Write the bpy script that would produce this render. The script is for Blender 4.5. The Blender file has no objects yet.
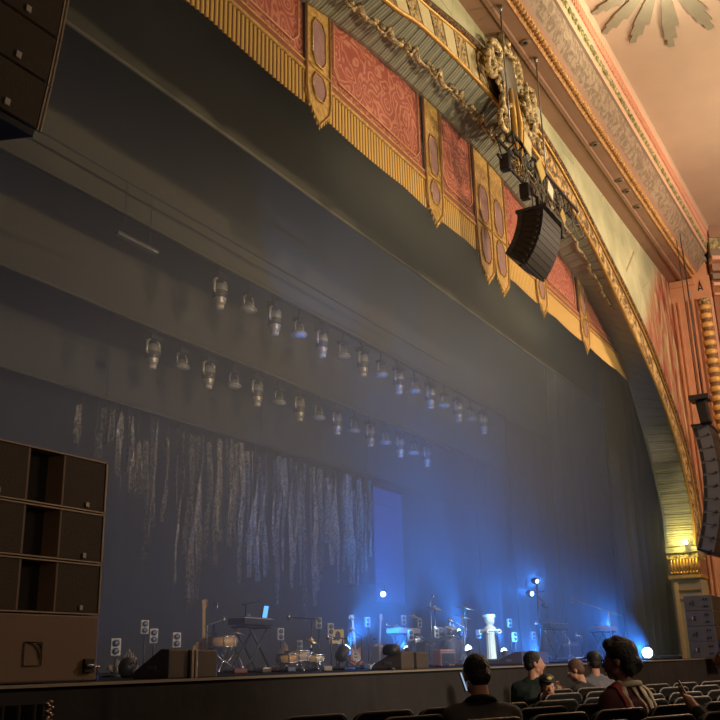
import bpy, bmesh, math, random
from mathutils import Vector, Matrix, noise
random.seed(7)
PI = math.pi
sc = bpy.context.scene
COL = sc.collection
STAGE = 1.12            # height of the stage floor above the house floor
EYE = 1.20

# ------------------------------------------------------------------ camera
FPX = 945.0
PITCH, ROLL, HEAD = math.radians(17.8), math.radians(1.4), math.radians(30.0)
cF = Vector((math.cos(PITCH)*math.cos(HEAD), math.cos(PITCH)*math.sin(HEAD), math.sin(PITCH)))
cR = Vector((math.sin(HEAD), -math.cos(HEAD), 0)); cU = cR.cross(cF)
ca, sa = math.cos(ROLL), math.sin(ROLL)
# image x axis / y axis in the world (the picture is rolled by 1.4 degrees)
imX = cR*ca - cU*sa
imY = -(cR*sa + cU*ca)          # image down
cam_d = bpy.data.cameras.new('camera'); cam = bpy.data.objects.new('camera', cam_d); COL.objects.link(cam)
cam_d.sensor_width = 36.0; cam_d.lens = FPX/720*36.0; cam_d.clip_end = 300
Mx = Matrix((imX, -imY, -cF)).transposed().to_4x4()
Mx.translation = Vector((0, 0, EYE)); cam.matrix_world = Mx
sc.camera = cam
def at(px, py, Y):              # the point of depth Y (metres upstage) seen at that place of the photograph
    a, b = px-360, py-360
    x = a*ca - b*sa; y = a*sa + b*ca
    r = cF*FPX + cR*x - cU*y
    return Vector((0, 0, EYE)) + r*(Y/r.y)

# ------------------------------------------------------------------ world, colour
w = bpy.data.worlds.new('world'); sc.world = w; w.use_nodes = True
w.node_tree.nodes['Background'].inputs[0].default_value = (1.0, 0.72, 0.48, 1)
w.node_tree.nodes['Background'].inputs[1].default_value = 0.02
sc.view_settings.view_transform = 'Standard'; sc.view_settings.look = 'None'
sc.view_settings.exposure = 0.0; sc.view_settings.gamma = 1.0
sc.view_settings.use_curve_mapping = False

def lamp(name, kind, loc, target, energy, color, size=0.3, spot=None, blend=0.3, vis_spec=1.0):
    d = bpy.data.lights.new(name, kind); d.energy = energy; d.color = color
    if kind == 'AREA': d.size = size
    else: d.shadow_soft_size = size
    if spot: d.spot_size = math.radians(spot); d.spot_blend = blend
    d.specular_factor = vis_spec
    o = bpy.data.objects.new(name, d); COL.objects.link(o); o.location = loc
    if target is not None:
        o.rotation_euler = (Vector(target)-Vector(loc)).to_track_quat('-Z', 'Y').to_euler()
    return o
# house lights low on the balcony rail, aimed up at the valance, the arch and the wall above it
lamp('balcony_light', 'SPOT', (17, -9, 3.6), (17, 6, 10.4), 5200, (1.0, 0.76, 0.45), 0.4, 62, 0.5)
lamp('balcony_light', 'SPOT', (8, -8, 3.4), (11, 6, 10.4), 2600, (1.0, 0.78, 0.47), 0.4, 56, 0.5)
# chandelier in the sunburst of the ceiling, just above the frame
lamp('chandelier_and_fill_light', 'POINT', (15.95, 2.35, 12.9), None, 130, (1.0, 0.84, 0.62), 0.2)
lamp('chandelier_and_fill_light', 'POINT', (23.0, -2.6, 9.8), None, 2100, (1.0, 0.73, 0.52), 0.6)  # unseen fill added to brighten the right wall and pilaster
# cove lamp at the spring of the arch
lamp('cove_light', 'POINT', (27.05, 5.55, STAGE+3.05), None, 40, (1.0, 0.80, 0.18), 0.06)
# unseen fills added behind the valance and hems to brighten the borders
for bx, by, bz, be, sx in ((9, 6.55, 10.2, 3, 6), (16, 6.55, 10.25, 30, 6), (21.8, 6.6, 9.9, 30, 4), (10, 8.5, 9.7, 1.5, 7), (17.5, 8.5, 9.7, 20, 6), (24.5, 8.5, 9.7, 34, 7), (12, 11.6, 9.5, 1.0, 7), (20, 11.6, 9.5, 9, 6), (26, 11.6, 9.5, 15, 7)):
    o_ = lamp('border_fill_light', 'AREA', (bx, by, bz), (bx, by+4, bz-3.0), be, (1.0, 0.88, 0.62), 0.5)
    o_.data.shape = 'RECTANGLE'; o_.data.size = sx; o_.data.size_y = 0.4
# soft white front light on the instruments; warm fills added over the first rows
lamp('front_light', 'SPOT', (6.0, -9.0, 5.2), (13.5, 10, 2.4), 4200, (1.0, 0.84, 0.66), 0.5, 44, 0.7)
lamp('house_fill_light', 'POINT', (4.0, -2.6, 4.4), None, 62, (1.0, 0.72, 0.50), 0.4)
lamp('house_fill_light', 'POINT', (11.0, 0.6, 3.8), None, 62, (1.0, 0.58, 0.34), 0.4)
# tight follow spot on the white column
lamp('follow_spot', 'SPOT', (6.0, -10.0, 5.5), (at(491, 664, 7.6).x, 7.6, STAGE+0.50), 15000, (0.72, 0.97, 1.0), 0.10, 4.4, 0.4)
BLUE = (0.025, 0.24, 1.0)

# ------------------------------------------------------------------ materials
MATS = {}
def nt(m):
    m.use_nodes = True; return m.node_tree.nodes, m.node_tree.links
def mat(name, col, rough=0.6, metal=0.0, var=0.0, vscale=6.0, bump=0.0, bscale=30.0, emit=None, estr=0.0, spec=0.5, sheen=0.0):
    if name in MATS: return MATS[name]
    m = bpy.data.materials.new(name); N, L = nt(m); b = N['Principled BSDF']
    b.inputs['Base Color'].default_value = (*col, 1); b.inputs['Roughness'].default_value = rough
    b.inputs['Metallic'].default_value = metal
    b.inputs['Specular IOR Level'].default_value = spec
    if sheen: b.inputs['Sheen Weight'].default_value = sheen
    tc = N.new('ShaderNodeTexCoord')
    if var:
        n = N.new('ShaderNodeTexNoise'); n.inputs['Scale'].default_value = vscale; n.inputs['Detail'].default_value = 6
        L.new(tc.outputs['Object'], n.inputs['Vector'])
        mx = N.new('ShaderNodeMix'); mx.data_type = 'RGBA'
        mx.inputs[6].default_value = (*[c*(1-var) for c in col], 1)
        mx.inputs[7].default_value = (*[min(1, c*(1+var)) for c in col], 1)
        L.new(n.outputs['Fac'], mx.inputs[0]); L.new(mx.outputs[2], b.inputs['Base Color'])
    if bump:
        n2 = N.new('ShaderNodeTexNoise'); n2.inputs['Scale'].default_value = bscale; n2.inputs['Detail'].default_value = 4
        L.new(tc.outputs['Object'], n2.inputs['Vector'])
        bp = N.new('ShaderNodeBump'); bp.inputs['Strength'].default_value = bump; bp.inputs['Distance'].default_value = 0.02
        L.new(n2.outputs['Fac'], bp.inputs['Height']); L.new(bp.outputs[0], b.inputs['Normal'])
    if emit:
        b.inputs['Emission Color'].default_value = (*emit, 1); b.inputs['Emission Strength'].default_value = estr
    MATS[name] = m
    return m
def ornate(name, dark, light, scale=9.0, kind='voronoi', rough=0.5, metal=0.0, dist=0.03, thr=(0.35, 0.65)):
    """carved / woven ornament: swirling light lines over a dark ground, with relief"""
    m = bpy.data.materials.new(name); N, L = nt(m); b = N['Principled BSDF']
    b.inputs['Roughness'].default_value = rough; b.inputs['Metallic'].default_value = metal
    tc = N.new('ShaderNodeTexCoord')
    wp = N.new('ShaderNodeTexNoise'); wp.inputs['Scale'].default_value = scale*0.5; wp.inputs['Detail'].default_value = 2
    L.new(tc.outputs['Object'], wp.inputs['Vector'])
    ad = N.new('ShaderNodeVectorMath'); ad.operation = 'MULTIPLY_ADD'
    ad.inputs[1].default_value = (0.35*6/scale,)*3
    L.new(wp.outputs['Color'], ad.inputs[0]); L.new(tc.outputs['Object'], ad.inputs[2])
    if kind == 'voronoi':
        v = N.new('ShaderNodeTexVoronoi'); v.inputs['Scale'].default_value = scale; v.feature = 'F1'
        L.new(ad.outputs[0], v.inputs['Vector'])
        s = N.new('ShaderNodeMath'); s.operation = 'MULTIPLY'; s.inputs[1].default_value = 26
        L.new(v.outputs['Distance'], s.inputs[0])
        t = N.new('ShaderNodeMath'); t.operation = 'SINE'; L.new(s.outputs[0], t.inputs[0]); src = t.outputs[0]
        lo, hi = -0.3, 0.8
    else:
        v = N.new('ShaderNodeTexNoise'); v.inputs['Scale'].default_value = scale; v.inputs['Detail'].default_value = 5
        v.inputs['Roughness'].default_value = 0.7
        L.new(ad.outputs[0], v.inputs['Vector']); src = v.outputs['Fac']; lo, hi = thr
    mr = N.new('ShaderNodeMapRange'); mr.inputs[1].default_value = lo; mr.inputs[2].default_value = hi
    L.new(src, mr.inputs[0])
    mx = N.new('ShaderNodeMix'); mx.data_type = 'RGBA'
    mx.inputs[6].default_value = (*dark, 1); mx.inputs[7].default_value = (*light, 1)
    L.new(mr.outputs[0], mx.inputs[0]); L.new(mx.outputs[2], b.inputs['Base Color'])
    bp = N.new('ShaderNodeBump'); bp.inputs['Strength'].default_value = 0.6; bp.inputs['Distance'].default_value = dist
    L.new(mr.outputs[0], bp.inputs['Height']); L.new(bp.outputs[0], b.inputs['Normal'])
    MATS[name] = m
    return m
BLACKCLOTH = mat('black_cloth', (0.035, 0.033, 0.030), 0.9, var=0.35, vscale=1.2, bump=0.3, bscale=3, spec=0.1)
BORDER = mat('border_cloth', (0.10, 0.093, 0.07), 0.95, var=0.25, vscale=0.8, bump=0.3, bscale=2, spec=0.05)
HEM = mat('hem_cloth', (0.17, 0.16, 0.135), 0.9, spec=0.1)
LEG = mat('leg_cloth', (0.026, 0.026, 0.028), 0.9, var=0.3, vscale=2, spec=0.1)
FLOOR = mat('carpet', (0.03, 0.018, 0.014), 0.95, var=0.4, vscale=20, spec=0.1)
DECK = mat('stage_paint', (0.022, 0.022, 0.024), 0.75, var=0.3, vscale=8, spec=0.15)
SKIRT = mat('stage_skirt_cloth', (0.040, 0.037, 0.036), 0.85, var=0.3, vscale=3, bump=0.5, bscale=4, spec=0.2)
LIP = mat('lip_metal', (0.42, 0.36, 0.28), 0.5, 0.3)
GOLD = mat('gold', (0.62, 0.38, 0.10), 0.42, 0.55, var=0.3, vscale=14, bump=0.3, bscale=40)
GOLDCLOTH = ornate('gold_brocade', (0.42, 0.22, 0.045), (0.85, 0.56, 0.16), 14, 'noise', 0.55, 0.1, 0.01)
def cord_mat():
    m = bpy.data.materials.new('fringe_gold'); N, L = nt(m); b = N['Principled BSDF']; b.inputs['Roughness'].default_value = 0.6
    tc = N.new('ShaderNodeTexCoord'); sp = N.new('ShaderNodeSeparateXYZ'); L.new(tc.outputs['Object'], sp.inputs[0])
    s = N.new('ShaderNodeMath'); s.operation = 'MULTIPLY'; s.inputs[1].default_value = 2*PI/0.085; L.new(sp.outputs['X'], s.inputs[0])
    s2 = N.new('ShaderNodeMath'); s2.operation = 'SINE'; L.new(s.outputs[0], s2.inputs[0])
    r = N.new('ShaderNodeValToRGB'); r.color_ramp.elements[0].position = 0.42; r.color_ramp.elements[0].color = (0.86,0.56,0.15,1)
    r.color_ramp.elements[1].position = 0.72; r.color_ramp.elements[1].color = (0.20,0.075,0.02,1)
    mr = N.new('ShaderNodeMapRange'); mr.inputs[1].default_value = -1; L.new(s2.outputs[0], mr.inputs[0]); L.new(mr.outputs[0], r.inputs[0]); L.new(r.outputs[0], b.inputs['Base Color'])
    return m
FRINGE = cord_mat()
RED = ornate('red_damask', (0.40, 0.085, 0.055), (0.62, 0.23, 0.14), 3.2, 'voronoi', 0.7, 0, 0.006)
REDBAND = mat('red_velvet_band', (0.34, 0.09, 0.05), 0.8, var=0.2)
MAUVE = mat('mauve_silk', (0.36, 0.20, 0.20), 0.6, var=0.3, vscale=9)
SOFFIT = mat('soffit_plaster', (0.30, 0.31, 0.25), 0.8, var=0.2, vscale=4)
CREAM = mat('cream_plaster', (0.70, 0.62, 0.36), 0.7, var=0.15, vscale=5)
FLORAL = ornate('floral_gilt', (0.13, 0.08, 0.035), (0.72, 0.54, 0.24), 11, 'noise', 0.6, 0.15, 0.02, (0.42, 0.56))
MOSAIC = ornate('mosaic_gilt', (0.13, 0.07, 0.03), (0.74, 0.52, 0.22), 6, 'noise', 0.6, 0.1, 0.02, (0.44, 0.56))
ROPE = ornate('dark_rope', (0.05, 0.025, 0.012), (0.36, 0.20, 0.08), 16, 'noise', 0.6, 0.1, 0.02, (0.42, 0.6))
CARVED = ornate('carved_gilt', (0.045, 0.025, 0.01), (0.86, 0.68, 0.36), 12, 'noise', 0.45, 0.35, 0.03, (0.38, 0.58))
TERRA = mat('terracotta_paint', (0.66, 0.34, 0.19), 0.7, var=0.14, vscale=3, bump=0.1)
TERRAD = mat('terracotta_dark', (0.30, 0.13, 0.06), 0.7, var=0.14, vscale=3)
BEAM = mat('beam_paint', (0.34, 0.20, 0.135), 0.75, var=0.12, vscale=2)
BEAMD = mat('cove_paint', (0.26, 0.19, 0.135), 0.8, var=0.2, vscale=3)
OCHRE = ornate('ochre_rope', (0.38, 0.18, 0.06), (0.80, 0.48, 0.20), 12, 'noise', 0.6, 0.1, 0.02)
COVEFL = ornate('cove_stencil', (0.22, 0.16, 0.11), (0.36, 0.27, 0.19), 7, 'noise', 0.8, 0, 0.01, (0.45, 0.55))
GREENLEAF = ornate('green_leaf_band', (0.22, 0.20, 0.09), (0.60, 0.50, 0.26), 7, 'noise', 0.7, 0, 0.03, (0.42, 0.58))
PINK = mat('rose_paint', (0.55, 0.16, 0.11), 0.7, var=0.15)
PINKL = mat('light_rose_paint', (0.72, 0.42, 0.28), 0.7, var=0.1)
CEIL = mat('ceiling_plaster', (0.56, 0.42, 0.31), 0.85, var=0.10, vscale=1.4, bump=0.15, bscale=6)
RAYS = mat('sunburst_grey', (0.30, 0.27, 0.19), 0.8, var=0.15, vscale=4)
BLACK = mat('black_plastic', (0.02, 0.02, 0.022), 0.45, var=0.2)
METAL = mat('grey_metal', (0.30, 0.29, 0.28), 0.35, 0.8)
CHROME = mat('chrome', (0.7, 0.7, 0.72), 0.2, 1.0)
CASE = mat('fixture_case', (0.40, 0.37, 0.33), 0.35, 0.35, var=0.3, vscale=12)
DARKM = mat('dark_metal', (0.06, 0.06, 0.065), 0.45, 0.6)
GRILLE = mat('brown_grille', (0.060, 0.042, 0.022), 0.7, 0.2, var=0.1, bump=0.25, bscale=120)
CAB = mat('brown_cabinet', (0.25, 0.165, 0.10), 0.6, var=0.08)
CABD = mat('dark_cabinet', (0.014, 0.011, 0.009), 0.6)
CABGREY = mat('grey_cabinet', (0.16, 0.16, 0.17), 0.55, var=0.12)
RIM = mat('cabinet_edge', (0.42, 0.33, 0.23), 0.5, 0.3)
BADGE = mat('badge', (0.75, 0.70, 0.60), 0.4)
SILVER = ornate('silver_rag', (0.06, 0.055, 0.05), (0.55, 0.50, 0.44), 16, 'noise', 0.45, 0.35, 0.03, (0.40, 0.60))
SKIN_L = mat('skin_light', (0.62, 0.30, 0.19), 0.55, var=0.12, vscale=9)
SKIN_D = mat('skin_brown', (0.28, 0.11, 0.065), 0.55, var=0.12, vscale=9)
HAIR = mat('hair_black', (0.018, 0.013, 0.010), 0.45, bump=0.8, bscale=60)
HAIRB = mat('hair_brown', (0.13, 0.06, 0.03), 0.5, bump=0.8, bscale=60)
def emis(name, col, s):
    return mat(name, (0.02, 0.02, 0.02), 0.4, emit=col, estr=s)
E_BLUE = emis('blue_lens', (0.15, 0.42, 1.0), 22)
E_BLUEW = emis('white_blue_lens', (0.55, 0.78, 1.0), 30)
E_YEL = emis('yellow_lamp', (1.0, 0.86, 0.35), 26)
E_TABLET = emis('tablet_screen', (0.12, 0.42, 1.0), 1.6)
E_PHONE = emis('phone_screen', (0.5, 0.72, 1.0), 0.6)
E_DIM = emis('pale_lens', (0.30, 0.42, 0.70), 0.12)

# ------------------------------------------------------------------ mesh helpers
class MB:
    def __init__(s): s.v = []; s.f = []; s.mi = []; s.sm = []; s.mats = []
    def _m(s, m):
        if m is None: return 0
        if m not in s.mats: s.mats.append(m)
        return s.mats.index(m)
    def add(s, vs, fs, m=None, smooth=False):
        o = len(s.v); s.v += [tuple(v) for v in vs]; k = s._m(m)
        for f in fs: s.f.append([i+o for i in f]); s.mi.append(k); s.sm.append(smooth)
    def box(s, c, d, rot=None, m=None, taper=1.0):
        hx, hy, hz = d[0]/2, d[1]/2, d[2]/2
        P = [Vector((x*hx*(taper if z > 0 else 1), y*hy*(taper if z > 0 else 1), z*hz)) for z in (-1, 1) for y in (-1, 1) for x in (-1, 1)]
        if rot is not None: P = [rot @ p for p in P]
        c = Vector(c)
        s.add([p+c for p in P], [(0,2,3,1),(4,5,7,6),(0,1,5,4),(1,3,7,5),(3,2,6,7),(2,0,4,6)], m)
    def bbox(s, c, d, r=0.01, rot=None, m=None):      # box with chamfered vertical profile all round
        bm = bmesh.new(); bmesh.ops.create_cube(bm, size=1)
        bmesh.ops.scale(bm, vec=d, verts=bm.verts)
        bmesh.ops.bevel(bm, geom=bm.edges[:], offset=min(r, min(d)*0.45), segments=2, profile=0.6, affect='EDGES')
        bm.verts.index_update()
        P = [v.co.copy() for v in bm.verts]
        if rot is not None: P = [rot @ p for p in P]
        s.add([p+Vector(c) for p in P], [[v.index for v in f.verts] for f in bm.faces], m); bm.free()
    def tube(s, pts, r, n=8, m=None, cap=True):
        pts = [Vector(p) for p in pts]; rs = r if isinstance(r, (list, tuple)) else [r]*len(pts)
        t0 = (pts[1]-pts[0]).normalized(); a = t0.orthogonal().normalized(); V = []
        for i, p in enumerate(pts):
            if i == 0: t = pts[1]-pts[0]
            elif i == len(pts)-1: t = pts[-1]-pts[-2]
            else: t = pts[i+1]-pts[i-1]
            t.normalize(); a = (a - t*a.dot(t)); a = a.normalized() if a.length > 1e-6 else t.orthogonal().normalized()
            b = t.cross(a)
            V += [p + (a*math.cos(2*PI*k/n)+b*math.sin(2*PI*k/n))*rs[i] for k in range(n)]
        F = [(i*n+k, i*n+(k+1)%n, (i+1)*n+(k+1)%n, (i+1)*n+k) for i in range(len(pts)-1) for k in range(n)]
        if cap: F += [tuple(range(n))[::-1], tuple(range((len(pts)-1)*n, len(pts)*n))]
        s.add(V, F, m, True)
    def lathe(s, prof, n=20, c=(0,0,0), rot=None, m=None, flute=0.0, nf=0):
        V = []
        for (r, z) in prof:
            for k in range(n):
                a = 2*PI*k/n; rr = r*(1 - (flute*(0.5+0.5*math.cos(a*nf)) if nf else 0))
                p = Vector((rr*math.cos(a), rr*math.sin(a), z))
                if rot is not None: p = rot @ p
                V.append(p+Vector(c))
        F = [(i*n+k, i*n+(k+1)%n, (i+1)*n+(k+1)%n, (i+1)*n+k) for i in range(len(prof)-1) for k in range(n)]
        F += [tuple(range(n))[::-1], tuple(range((len(prof)-1)*n, len(prof)*n))]
        s.add(V, F, m, True)
    def ell(s, c, r, rot=None, n=16, k=10, m=None):
        V = []; 
        for i in range(k+1):
            th = PI*i/k
            for j in range(n):
                a = 2*PI*j/n; p = Vector((r[0]*math.sin(th)*math.cos(a), r[1]*math.sin(th)*math.sin(a), -r[2]*math.cos(th)))
                if rot is not None: p = rot @ p
                V.append(p+Vector(c))
        F = [(i*n+j, i*n+(j+1)%n, (i+1)*n+(j+1)%n, (i+1)*n+j) for i in range(k) for j in range(n)]
        s.add(V, F, m, True)
    def grid(s, fn, nu, nv, m=None, smooth=False, closed=False):
        V = [fn(i/nu, j/nv) for i in range(nu+1) for j in range(nv+1)]
        F = [(i*(nv+1)+j, (i+1)*(nv+1)+j, (i+1)*(nv+1)+j+1, i*(nv+1)+j+1) for i in range(nu) for j in range(nv)]
        s.add(V, F, m, smooth)
    def prism(s, pts, vec, m=None):                  # polygon (list of 3D points) extruded along vec
        n = len(pts); vec = Vector(vec); P = [Vector(p) for p in pts]
        s.add(P+[p+vec for p in P], [tuple(range(n))[::-1], tuple(range(n, 2*n))]+[(i, (i+1)%n, (i+1)%n+n, i+n) for i in range(n)], m)
    def build(s, name, m=None, parent=None, loc=None, solid=0.0, bevel=0.0, **pr):
        me = bpy.data.meshes.new(name); me.from_pydata(s.v, [], s.f); me.validate(verbose=False)
        if s.mats:
            for x in s.mats: me.materials.append(x)
            if len(me.polygons) == len(s.mi):
                me.polygons.foreach_set('material_index', s.mi)
        elif m: me.materials.append(m)
        if len(me.polygons) == len(s.sm): me.polygons.foreach_set('use_smooth', s.sm)
        bm = bmesh.new(); bm.from_mesh(me); bmesh.ops.remove_doubles(bm, verts=bm.verts, dist=1e-5)
        bmesh.ops.recalc_face_normals(bm, faces=bm.faces); bm.to_mesh(me); bm.free()
        o = bpy.data.objects.new(name, me); COL.objects.link(o)
        if parent is not None: o.parent = parent
        if loc is not None: o.location = loc
        if solid:
            md = o.modifiers.new('solid', 'SOLIDIFY'); md.thickness = solid; md.offset = 0
        if bevel:
            md = o.modifiers.new('bevel', 'BEVEL'); md.width = bevel; md.segments = 2; md.limit_method = 'ANGLE'
        for k, v in pr.items(): o[k] = v
        return o
def thing(name, label, cat, loc=(0,0,0), rz=0.0, group=None):
    o = bpy.data.objects.new(name, None); COL.objects.link(o); o.empty_display_size = 0.1
    o.location = loc; o.rotation_euler = (0, 0, rz); o['label'] = label; o['category'] = cat
    if group: o['group'] = group
    return o
def tag(o, label, cat, group=None, kind=None):
    o['label'] = label; o['category'] = cat
    if group: o['group'] = group
    if kind: o['kind'] = kind
    return o
KIDS = {}
def dup(root, loc, rz=None, label=None, group=None):
    def kids(o): return [c for c in COL.objects if c.parent == o] if o.name not in KIDS else KIDS[o.name]
    r = root.copy(); COL.objects.link(r); r.location = loc
    if rz is not None: r.rotation_euler = (0, 0, rz)
    if label: r['label'] = label
    if group: r['group'] = group
    if root.name not in KIDS: KIDS[root.name] = kids(root)
    for ch in KIDS[root.name]:
        c = ch.copy(); COL.objects.link(c); c.parent = r
        if ch.name not in KIDS: KIDS[ch.name] = kids(ch)
        for g in KIDS[ch.name]:
            d = g.copy(); COL.objects.link(d); d.parent = c
    return r
def struct(o): o['kind'] = 'structure'; return o
def Rz(a): return Matrix.Rotation(a, 3, 'Z')
def Rx(a): return Matrix.Rotation(a, 3, 'X')
def Ry(a): return Matrix.Rotation(a, 3, 'Y')
ORD = ['first','second','third','fourth','fifth','sixth','seventh','eighth','ninth','tenth','eleventh','twelfth','thirteenth','fourteenth','fifteenth','sixteenth','seventeenth','eighteenth','nineteenth','twentieth']
def ordn(i, n):                 # where along a row, counted from the nearer end
    if i == 0: return 'leftmost'
    if i == n-1: return 'rightmost'
    if i < n/2 or n-1-i > 19: return (ORD[i] if i < 20 else f'{i+1}th')+' from the left'
    return ORD[n-1-i]+' from the right'
def spline(P, n):               # Catmull-Rom through P, resampled to n+1 even points
    Q = [Vector(p) for p in P]; Q = [Q[0]*2-Q[1]] + Q + [Q[-1]*2-Q[-2]]; out = []
    for i in range(1, len(Q)-2):
        for k in range(16):
            t = k/16; a, b, c, d = Q[i-1], Q[i], Q[i+1], Q[i+2]
            out.append(0.5*((2*b)+(c-a)*t+(2*a-5*b+4*c-d)*t*t+(3*b-a-3*c+d)*t**3))
    out.append(Q[-2])
    L = [0]
    for a, b in zip(out, out[1:]): L.append(L[-1]+(b-a).length)
    res = []; j = 0
    for i in range(n+1):
        s = L[-1]*i/n
        while j < len(L)-2 and L[j+1] < s: j += 1
        u = (s-L[j])/max(1e-9, L[j+1]-L[j]); res.append(out[j].lerp(out[j+1], min(1, max(0, u))))
    return res

# ------------------------------------------------------------------ setting: floors, stage
FR = 5.3                        # plane of the proscenium wall
m = MB(); m.box((15, -2.0, -0.1), (44, 14.0, 0.2)); struct(m.build('floor', FLOOR))
m = MB(); m.box((15, 11.0, STAGE-0.06), (56, 12.0, 0.12)); struct(m.build('floor_stage', DECK))
m = MB(); m.box((15, 5.0-0.015, STAGE-0.008), (54, 0.03, 0.02)); struct(m.build('trim_1', LIP))
# black skirt on the stage front, hanging in shallow folds with seams
m = MB()
def skirt(u, v):
    x = -4+33*u; z = (STAGE-0.045)*v+0.005
    f = 0.02*math.sin(x*2.3)+0.02*noise.noise(Vector((x*1.7, 0, v*0.8))) + (0.03 if abs((x+0.35)%3.6-1.8) < 0.04 else 0)
    sag = 0.05*max(0, noise.noise(Vector((x*0.9+v*0.9, 3, v*1.5))))
    return (x, 4.955-(f+sag)*(1-v*0.75), z)
m.grid(skirt, 700, 10, smooth=True); sk = m.build('stage_skirt', SKIRT)
tag(sk, 'long black cloth skirt hanging below the pale stage edge', 'stage skirt')
# left corner of the pit: a fluted dark drape with a sequined edge
t = thing('pleated_drape', 'dark pleated drape with a glittering edge below the speaker stack', 'drape', (0,0,0))
m = MB(); m.grid(lambda u, v: (3.2+1.12*u, 4.80+0.045*math.sin(u*60), 0.01+1.0*v), 90, 4, smooth=True); m.build('cloth', LEG, t, solid=0.01)
m = MB(); 
for k in range(90):
    z = 0.03+1.0*k/90; m.ell((4.37+0.02*math.sin(k*1.7), 4.80, z), (0.022, 0.022, 0.012), n=6, k=4)
m.build('sequined_edge', mat('sequins', (0.35,0.27,0.2), 0.3, 0.8, var=0.6, vscale=40), t)

# ------------------------------------------------------------------ proscenium arch
# arch lines (x, z above stage)
innerP = [(1.9,1.0),(1.75,2.95),(1.9,4.35),(2.5,5.5),(3.6,6.75),(5.2,7.9),(7.4,8.75),(10.22,9.24),(11.31,9.54),(12.82,9.76),(14.23,9.87),(15.94,9.84),(17.01,9.74),(18.54,9.51),(20.1,9.12),(21.66,8.47),(23.73,7.53),(24.86,6.97),(26.02,6.22),(26.85,5.34),(27.37,4.35),(27.5,3.6),(27.35,2.95)]
outerP = [(0.6,1.0),(0.5,2.95),(0.7,4.5),(1.4,5.9),(2.6,7.3),(4.6,8.7),(7.2,9.55),(9.6,9.85),(11.43,10.12),(13.0,10.50),(14.27,10.68),(15.6,10.66),(16.67,10.58),(18.1,10.33),(19.31,9.99),(21.03,9.42),(22.86,8.85),(24.6,8.15),(26.1,7.15),(27.3,6.25),(28.05,5.3),(28.4,4.2),(28.45,2.95)]
backP  = [(1.95,1.0),(1.8,2.95),(2.0,4.3),(2.7,5.4),(3.8,6.55),(5.4,7.65),(7.4,8.45),(9.5,8.95),(10.94,9.22),(12.48,9.38),(13.66,9.46),(14.67,9.5),(16.76,9.44),(19.0,9.25),(21.0,8.95),(22.77,8.55),(24.4,7.85),(25.3,7.15),(25.95,6.36),(26.6,5.5),(27.1,4.61),(27.36,3.9),(27.3,2.95)]
NS = 600
def curve3(P, n=NS):
    return spline([(x, 0, z+STAGE) for x, z in P], n)
inn, out_, bak = curve3(innerP), curve3(outerP), curve3(backP)
YB = 6.04
arch = thing('proscenium_arch', 'gilded plaster arch framing the whole stage opening', 'arch')
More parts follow.
